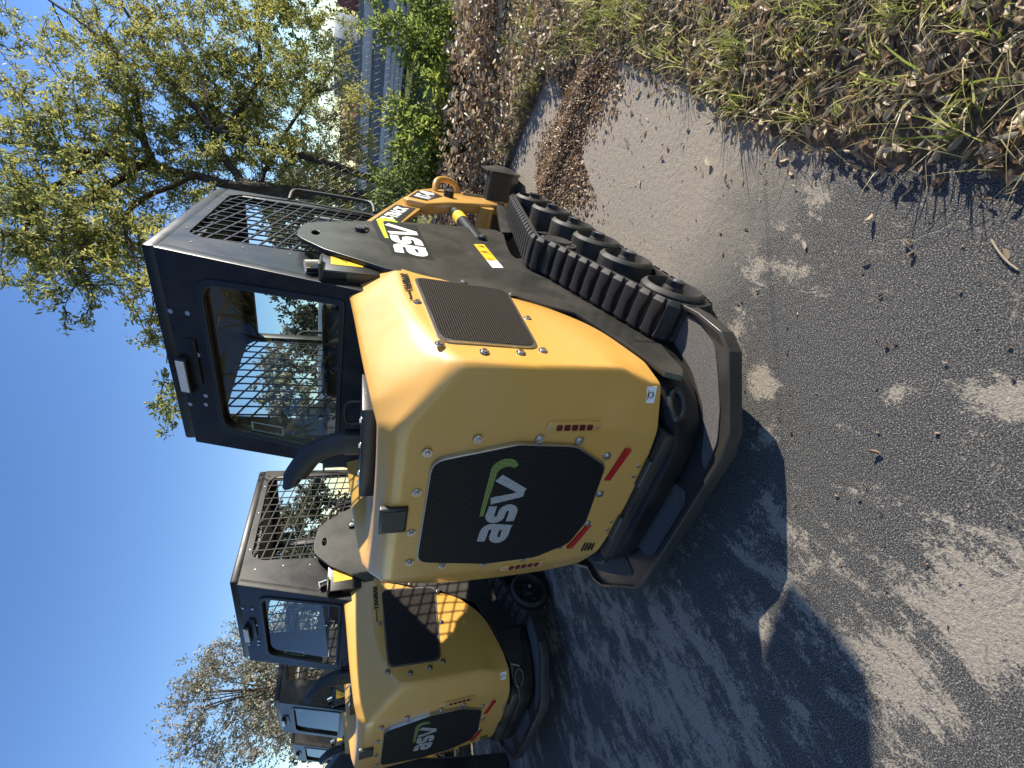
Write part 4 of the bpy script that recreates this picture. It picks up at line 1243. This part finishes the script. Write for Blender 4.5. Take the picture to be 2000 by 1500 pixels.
# grass tufts
px_, py_ = [], []
tx, ty = scatter(6500, -.3, 2.2, -.5, 6.0, lambda x, y: (verge_d(x, y) > .03) & (np.sin(x * 5.1 + 1.3) * np.sin(y * 4.3 + .5) + rng.normal(size=len(x)) * .5 + .30 - .12 * np.maximum(y - 2.2, 0) > 0))
cnt = rng.integers(4, 16, len(tx))
gx = np.repeat(tx, cnt) + rng.normal(size=cnt.sum()) * .016; gy = np.repeat(ty, cnt) + rng.normal(size=cnt.sum()) * .016
la = np.repeat(rng.uniform(0, 6.28, len(tx)), cnt) + rng.normal(size=len(gx)) * .9
hgt = rng.uniform(.03, .12, len(gx)) * np.repeat(rng.uniform(.6, 1.25, len(tx)), cnt)
blades('grass', np.stack([gx, gy, np.maximum(vz(gx, gy), 0)], 1), hgt, (la, rng.uniform(.2, 1.1, len(gx))), np.clip(rng.normal(.62, .24, len(gx)), 0, 1), rng.uniform(.0011, .0026, len(gx)), M['blade'])
# straw
n = 12000
sx_, sy_ = scatter(n, -.1, 2.2, -.4, 5.5, lambda x, y: verge_d(x, y) > -.03)
blades('dry_straw', np.stack([sx_, sy_, np.maximum(vz(sx_, sy_), 0) + .01], 1), rng.uniform(.03, .10, len(sx_)), (rng.uniform(0, 6.28, len(sx_)), rng.uniform(1.2, 2.4, len(sx_))), np.clip(rng.normal(.95, .05, len(sx_)), 0, 1), rng.uniform(.0006, .0014, len(sx_)), M['blade'])
# fence-line lawn behind
lx, ly = scatter(16000, -3, 4.5, 5.6, 8.6, lambda x, y: y > 5.5)
blades('lawn_grass', np.stack([lx, ly, 0 * lx + .02], 1), rng.uniform(.05, .16, len(lx)), (rng.uniform(0, 6.28, len(lx)), rng.uniform(.2, .8, len(lx))), np.clip(rng.normal(.6, .2, len(lx)), 0, 1), rng.uniform(.003, .006, len(lx)), M['blade'])

# twigs and single leaves on the asphalt
def twig(pts, r, lab, mt=None):
    o = tube('twig', pts, r, mt or M['bark'], None, 6, 1)
    tag(o, label=lab, category='twig')
pale = mat('pale_twig', (.36, .30, .2), .8)
twig([(.012, .545, .004), (-.004, .522, .006), (-.018, .498, .005), (-.025, .478, .003)], .0019, 'pale segmented twig lying on dark asphalt near the grass edge', pale)
twig([(.30, 3.10, .05), (.33, 3.02, .07), (.42, 2.93, .06)], .006, 'bleached stick lying on the leaf litter by the concrete', pale)
twig([(-.60, .745, .004), (-.615, .735, .012), (-.640, .725, .006)], .0022, 'short dark twig at the edge of the bumper shadow')
def one_leaf(x, y, rz, s, tint, lab):
    d = np.array([[math.cos(rz), math.sin(rz), .06]])
    o = leaves('fallen_leaf', np.array([[x, y, .006]]), d, np.array([s]), np.array([tint]), M['dry_leaf'], None, .5, .3, .25)
    tag(o, label=lab, category='leaf')
one_leaf(.02, 2.0, .6, .055, 1., 'pale yellow oak leaf alone on the grey pavement')
one_leaf(.03, 1.40, 1.2, .05, .95, 'small cream leaf on sandy pavement near the grass')

# ------------------------------------------------------------------ chain-link fence
fe = empty('wire_fence', (0, 0, 0), 0, category='fence', label='grey chain-link fence running behind the shrubs and machines')
F0, F1, F2 = Vector((3.4, 7.9)), Vector((-1.15, 4.60)), Vector((-16, 5.9))
def mesh_run(A_, B_, h=1.5, s=.050):
    L_ = (B_ - A_).length; d = (B_ - A_) / L_
    bm = bmesh.new()
    nrm = Vector((-d.y, d.x)) * .0022
    def seg(u0, z0, u1, z1, off):
        if z0 > h and z1 > h: return
        p0 = A_ + d * u0 + nrm * off; p1 = A_ + d * u1 + nrm * off
        t = Vector((d.x * (u1 - u0), d.y * (u1 - u0), z1 - z0)).normalized(); w = .0013
        up = Vector((0, 0, 1)).cross(t).normalized() * w
        sd = t.cross(up).normalized() * w
        a, b = Vector((p0.x, p0.y, z0)), Vector((p1.x, p1.y, z1))
        ra = [bm.verts.new(a + k) for k in (up, sd, -up, -sd)]; rb = [bm.verts.new(b + k) for k in (up, sd, -up, -sd)]
        for i in range(4): bm.faces.new((ra[i], ra[(i + 1) % 4], rb[(i + 1) % 4], rb[i]))
    nz_ = int(h / (s / 1.0))
    k = 0; u = 0.
    while u < L_:
        for j in range(nz_):
            z0, z1 = .03 + j * s, .03 + (j + 1) * s
            o0 = (s * .72) * (j % 2)
            seg(u + o0 - .0, z0, u + (s * .72) - o0, z1, 1)
            seg(u + s * 1.44 - o0, z0, u + (s * .72) + o0, z1, -1)
        u += s * 1.44
    me = bpy.data.meshes.new('wire_mesh'); bm.to_mesh(me); bm.free(); me.materials.append(M['galv'])
    o = bpy.data.objects.new('wire_mesh', me); link(o, fe); o['kind'] = 'stuff'
mesh_run(F0, F1)
mesh_run(F1, Vector((-9, 5.29)), s=.056)
for q in (F0, F1, Vector((-3.7, 4.83)), Vector((-6.3, 5.05)), Vector((-9, 5.29))):
    cyl('fence_post', (q.x, q.y, 0), (q.x, q.y, 1.55), .024, M['galv'], fe, 12)

# ------------------------------------------------------------------ trailer behind the fence, box body with lettering, far yard
tr_ = empty('flatbed_trailer', (0, 0, 0), 0, category='trailer', label='long white-sided trailer behind the chain-link fence with red load on top')
d = Vector((.888, -.460, 0)); 
mt_ = frame_mtx((1.31, 10.37, 0), d, (.46, .888, 0))
def tb(name, u0, u1, z0, z1, t0, t1, mt, bw=.01, parent=None):
    return boxo(name, (u0, t0, z0), (u1, t1, z1), mt, parent or tr_, bw, mt_)
tb('lower_panel', -4.8, 4, .35, .70, 0, .05, M['panel_white'])
for k in range(3): tb('panel_seam', -4.8, 4, .42 + k * .09, .428 + k * .09, -.012, 0, M['panel_grey'], .0)
tb('recess_strip', -4.8, 4, .70, .95, .08, .12, M['panel_blue'])
tb('upper_rail', -4.8, 4, .95, 1.13, .0, .08, M['panel_white'])
tb('deck', -4.8, 4, 1.13, 1.22, .02, 2.2, M['panel_grey'])
tb('chassis_beam', -4.8, 4, .25, .36, .3, 1.9, M['plastic'])
for u in (-3.2, -2.5, 3.2, 3.9):
    w_ = cyl('wheel', tuple(mt_ @ Vector((u, .25, .30))), tuple(mt_ @ Vector((u, .50, .30))), .30, M['rubber'], tr_, 24)
rl = empty('red_crates', (0, 0, 0), 0, category='crate', label='row of faded red boxes riding on the trailer deck')
for k, u in enumerate((-3.3, -1.9, -.3, 1.2, 2.6)):
    boxo('box', (u, .15, 1.223), (u + (1.0, 1.1, .8, 1.2, .9)[k], 1.2, 1.56 + .1 * (k % 2)), M['panel_red'] if k != 1 else M['panel_blue'], rl, .01, mt_)
# white box body with lettering seen through the cab glass
bxm = frame_mtx((-9.9, 13.3, 0), (.93, .37, 0), (-.37, .93, 0))
bt = empty('box_truck', (0, 0, 0), 0, category='truck', label='white box truck body with dark lettering seen through the nearest cab')
boxo('box_body', (-1.6, 0, .9), (4.8, 2.2, 2.30), M['panel_white'], bt, .02, bxm)
boxo('truck_frame', (-1.6, .2, .55), (4.8, 2.0, .9), M['plastic'], bt, .01, bxm)
for u in (-.8, 3.6):
    cyl('wheel', tuple(bxm @ Vector((u, .05, .45))), tuple(bxm @ Vector((u, .35, .45))), .45, M['rubber'], bt, 24)
text('lettering', 'POTTER BLUES', .42, bxm @ frame_mtx((1.6, -.02, 1.98), (1, 0, 0), (0, 0, 1)), M['black_print'], bt, bold=.012)

# added unseen panel, outline traced back from the pointed shadow it casts on the asphalt
sg = empty('shadow_caster', (0, 0, 0), 0, category='shadow caster', label='added out-of-view panel shaped to cast the pointed shadow on the asphalt')
hx, hy = math.sin(R(SUN_AZ)), math.cos(R(SUN_AZ)); tg = math.tan(R(SUN_EL))
outl = [(-.915, .407), (-.925, .30), (-.916, .215), (-.935, .165), (-.97, .125), (-1.083, .048), (-1.30, -.20), (-1.75, -.13), (-1.57, .02), (-1.375, .178), (-1.20, .325), (-1.06, .372)]  # wanted shadow outline on the ground, projected up towards the sun below
fr_, bk2 = [], []
bm = bmesh.new()
for x_, y_ in outl:
    k_ = 2.3 - (hx * x_ + hy * y_)
    p = Vector((x_ + hx * k_, y_ + hy * k_, k_ * tg))
    fr_.append(bm.verts.new(p)); bk2.append(bm.verts.new(p + Vector((hx, hy, 0)) * .012))
bm.faces.new(fr_); bm.faces.new(bk2[::-1])
for k in range(len(fr_)): bm.faces.new((fr_[k], fr_[(k + 1) % len(fr_)], bk2[(k + 1) % len(fr_)], bk2[k]))
bmesh.ops.triangulate(bm, faces=[f for f in bm.faces if len(f.verts) > 4])
from_bm('caster_panel', bm, M['panel_white'], sg, 0)
cen = Vector((1.19, 2.14, 0))
for q in (Vector((.30, -.345, 0)) * .1,): tube('caster_leg', [cen + q, cen + q + Vector((0, 0, 1.25))], .0014, M['galv'], sg, 6, 0)

# ------------------------------------------------------------------ big black attachment standing between the second and third loaders
att = empty('steel_attachment', (0, 0, 0), 0, category='bucket', label='large black steel bucket standing on edge between the second and third loaders')
bm = bmesh.new()
lo = [(-4.04, 1.00, 0), (-4.03, 1.08, .5), (-4.04, 1.19, .95), (-4.05, 1.28, 1.20), (-4.12, 1.30, 1.24)]
hi = [(p[0] - .10, p[1] - 1.1, p[2] * 1.9) for p in lo]
bk_ = [(p[0] - .5, p[1] + .15, p[2]) for p in lo]; bh_ = [(p[0] - .5, p[1] + .15, p[2]) for p in hi]
G = [[bm.verts.new(p) for p in r] for r in (lo, hi, bh_, bk_)]
for a_, b_ in zip(G, G[1:] + G[:1]):
    for k in range(4): bm.faces.new((a_[k], a_[k + 1], b_[k + 1], b_[k]))
bm.faces.new([g_[0] for g_ in G]); bm.faces.new([g_[4] for g_ in G][::-1])
bmesh.ops.triangulate(bm, faces=[f for f in bm.faces if len(f.verts) > 4])
bmesh.ops.recalc_face_normals(bm, faces=bm.faces[:]); bev(bm, .02, 3, 40)
from_bm('curved_back', bm, M['plate'], att, 60)
print('objects', len(bpy.data.objects))
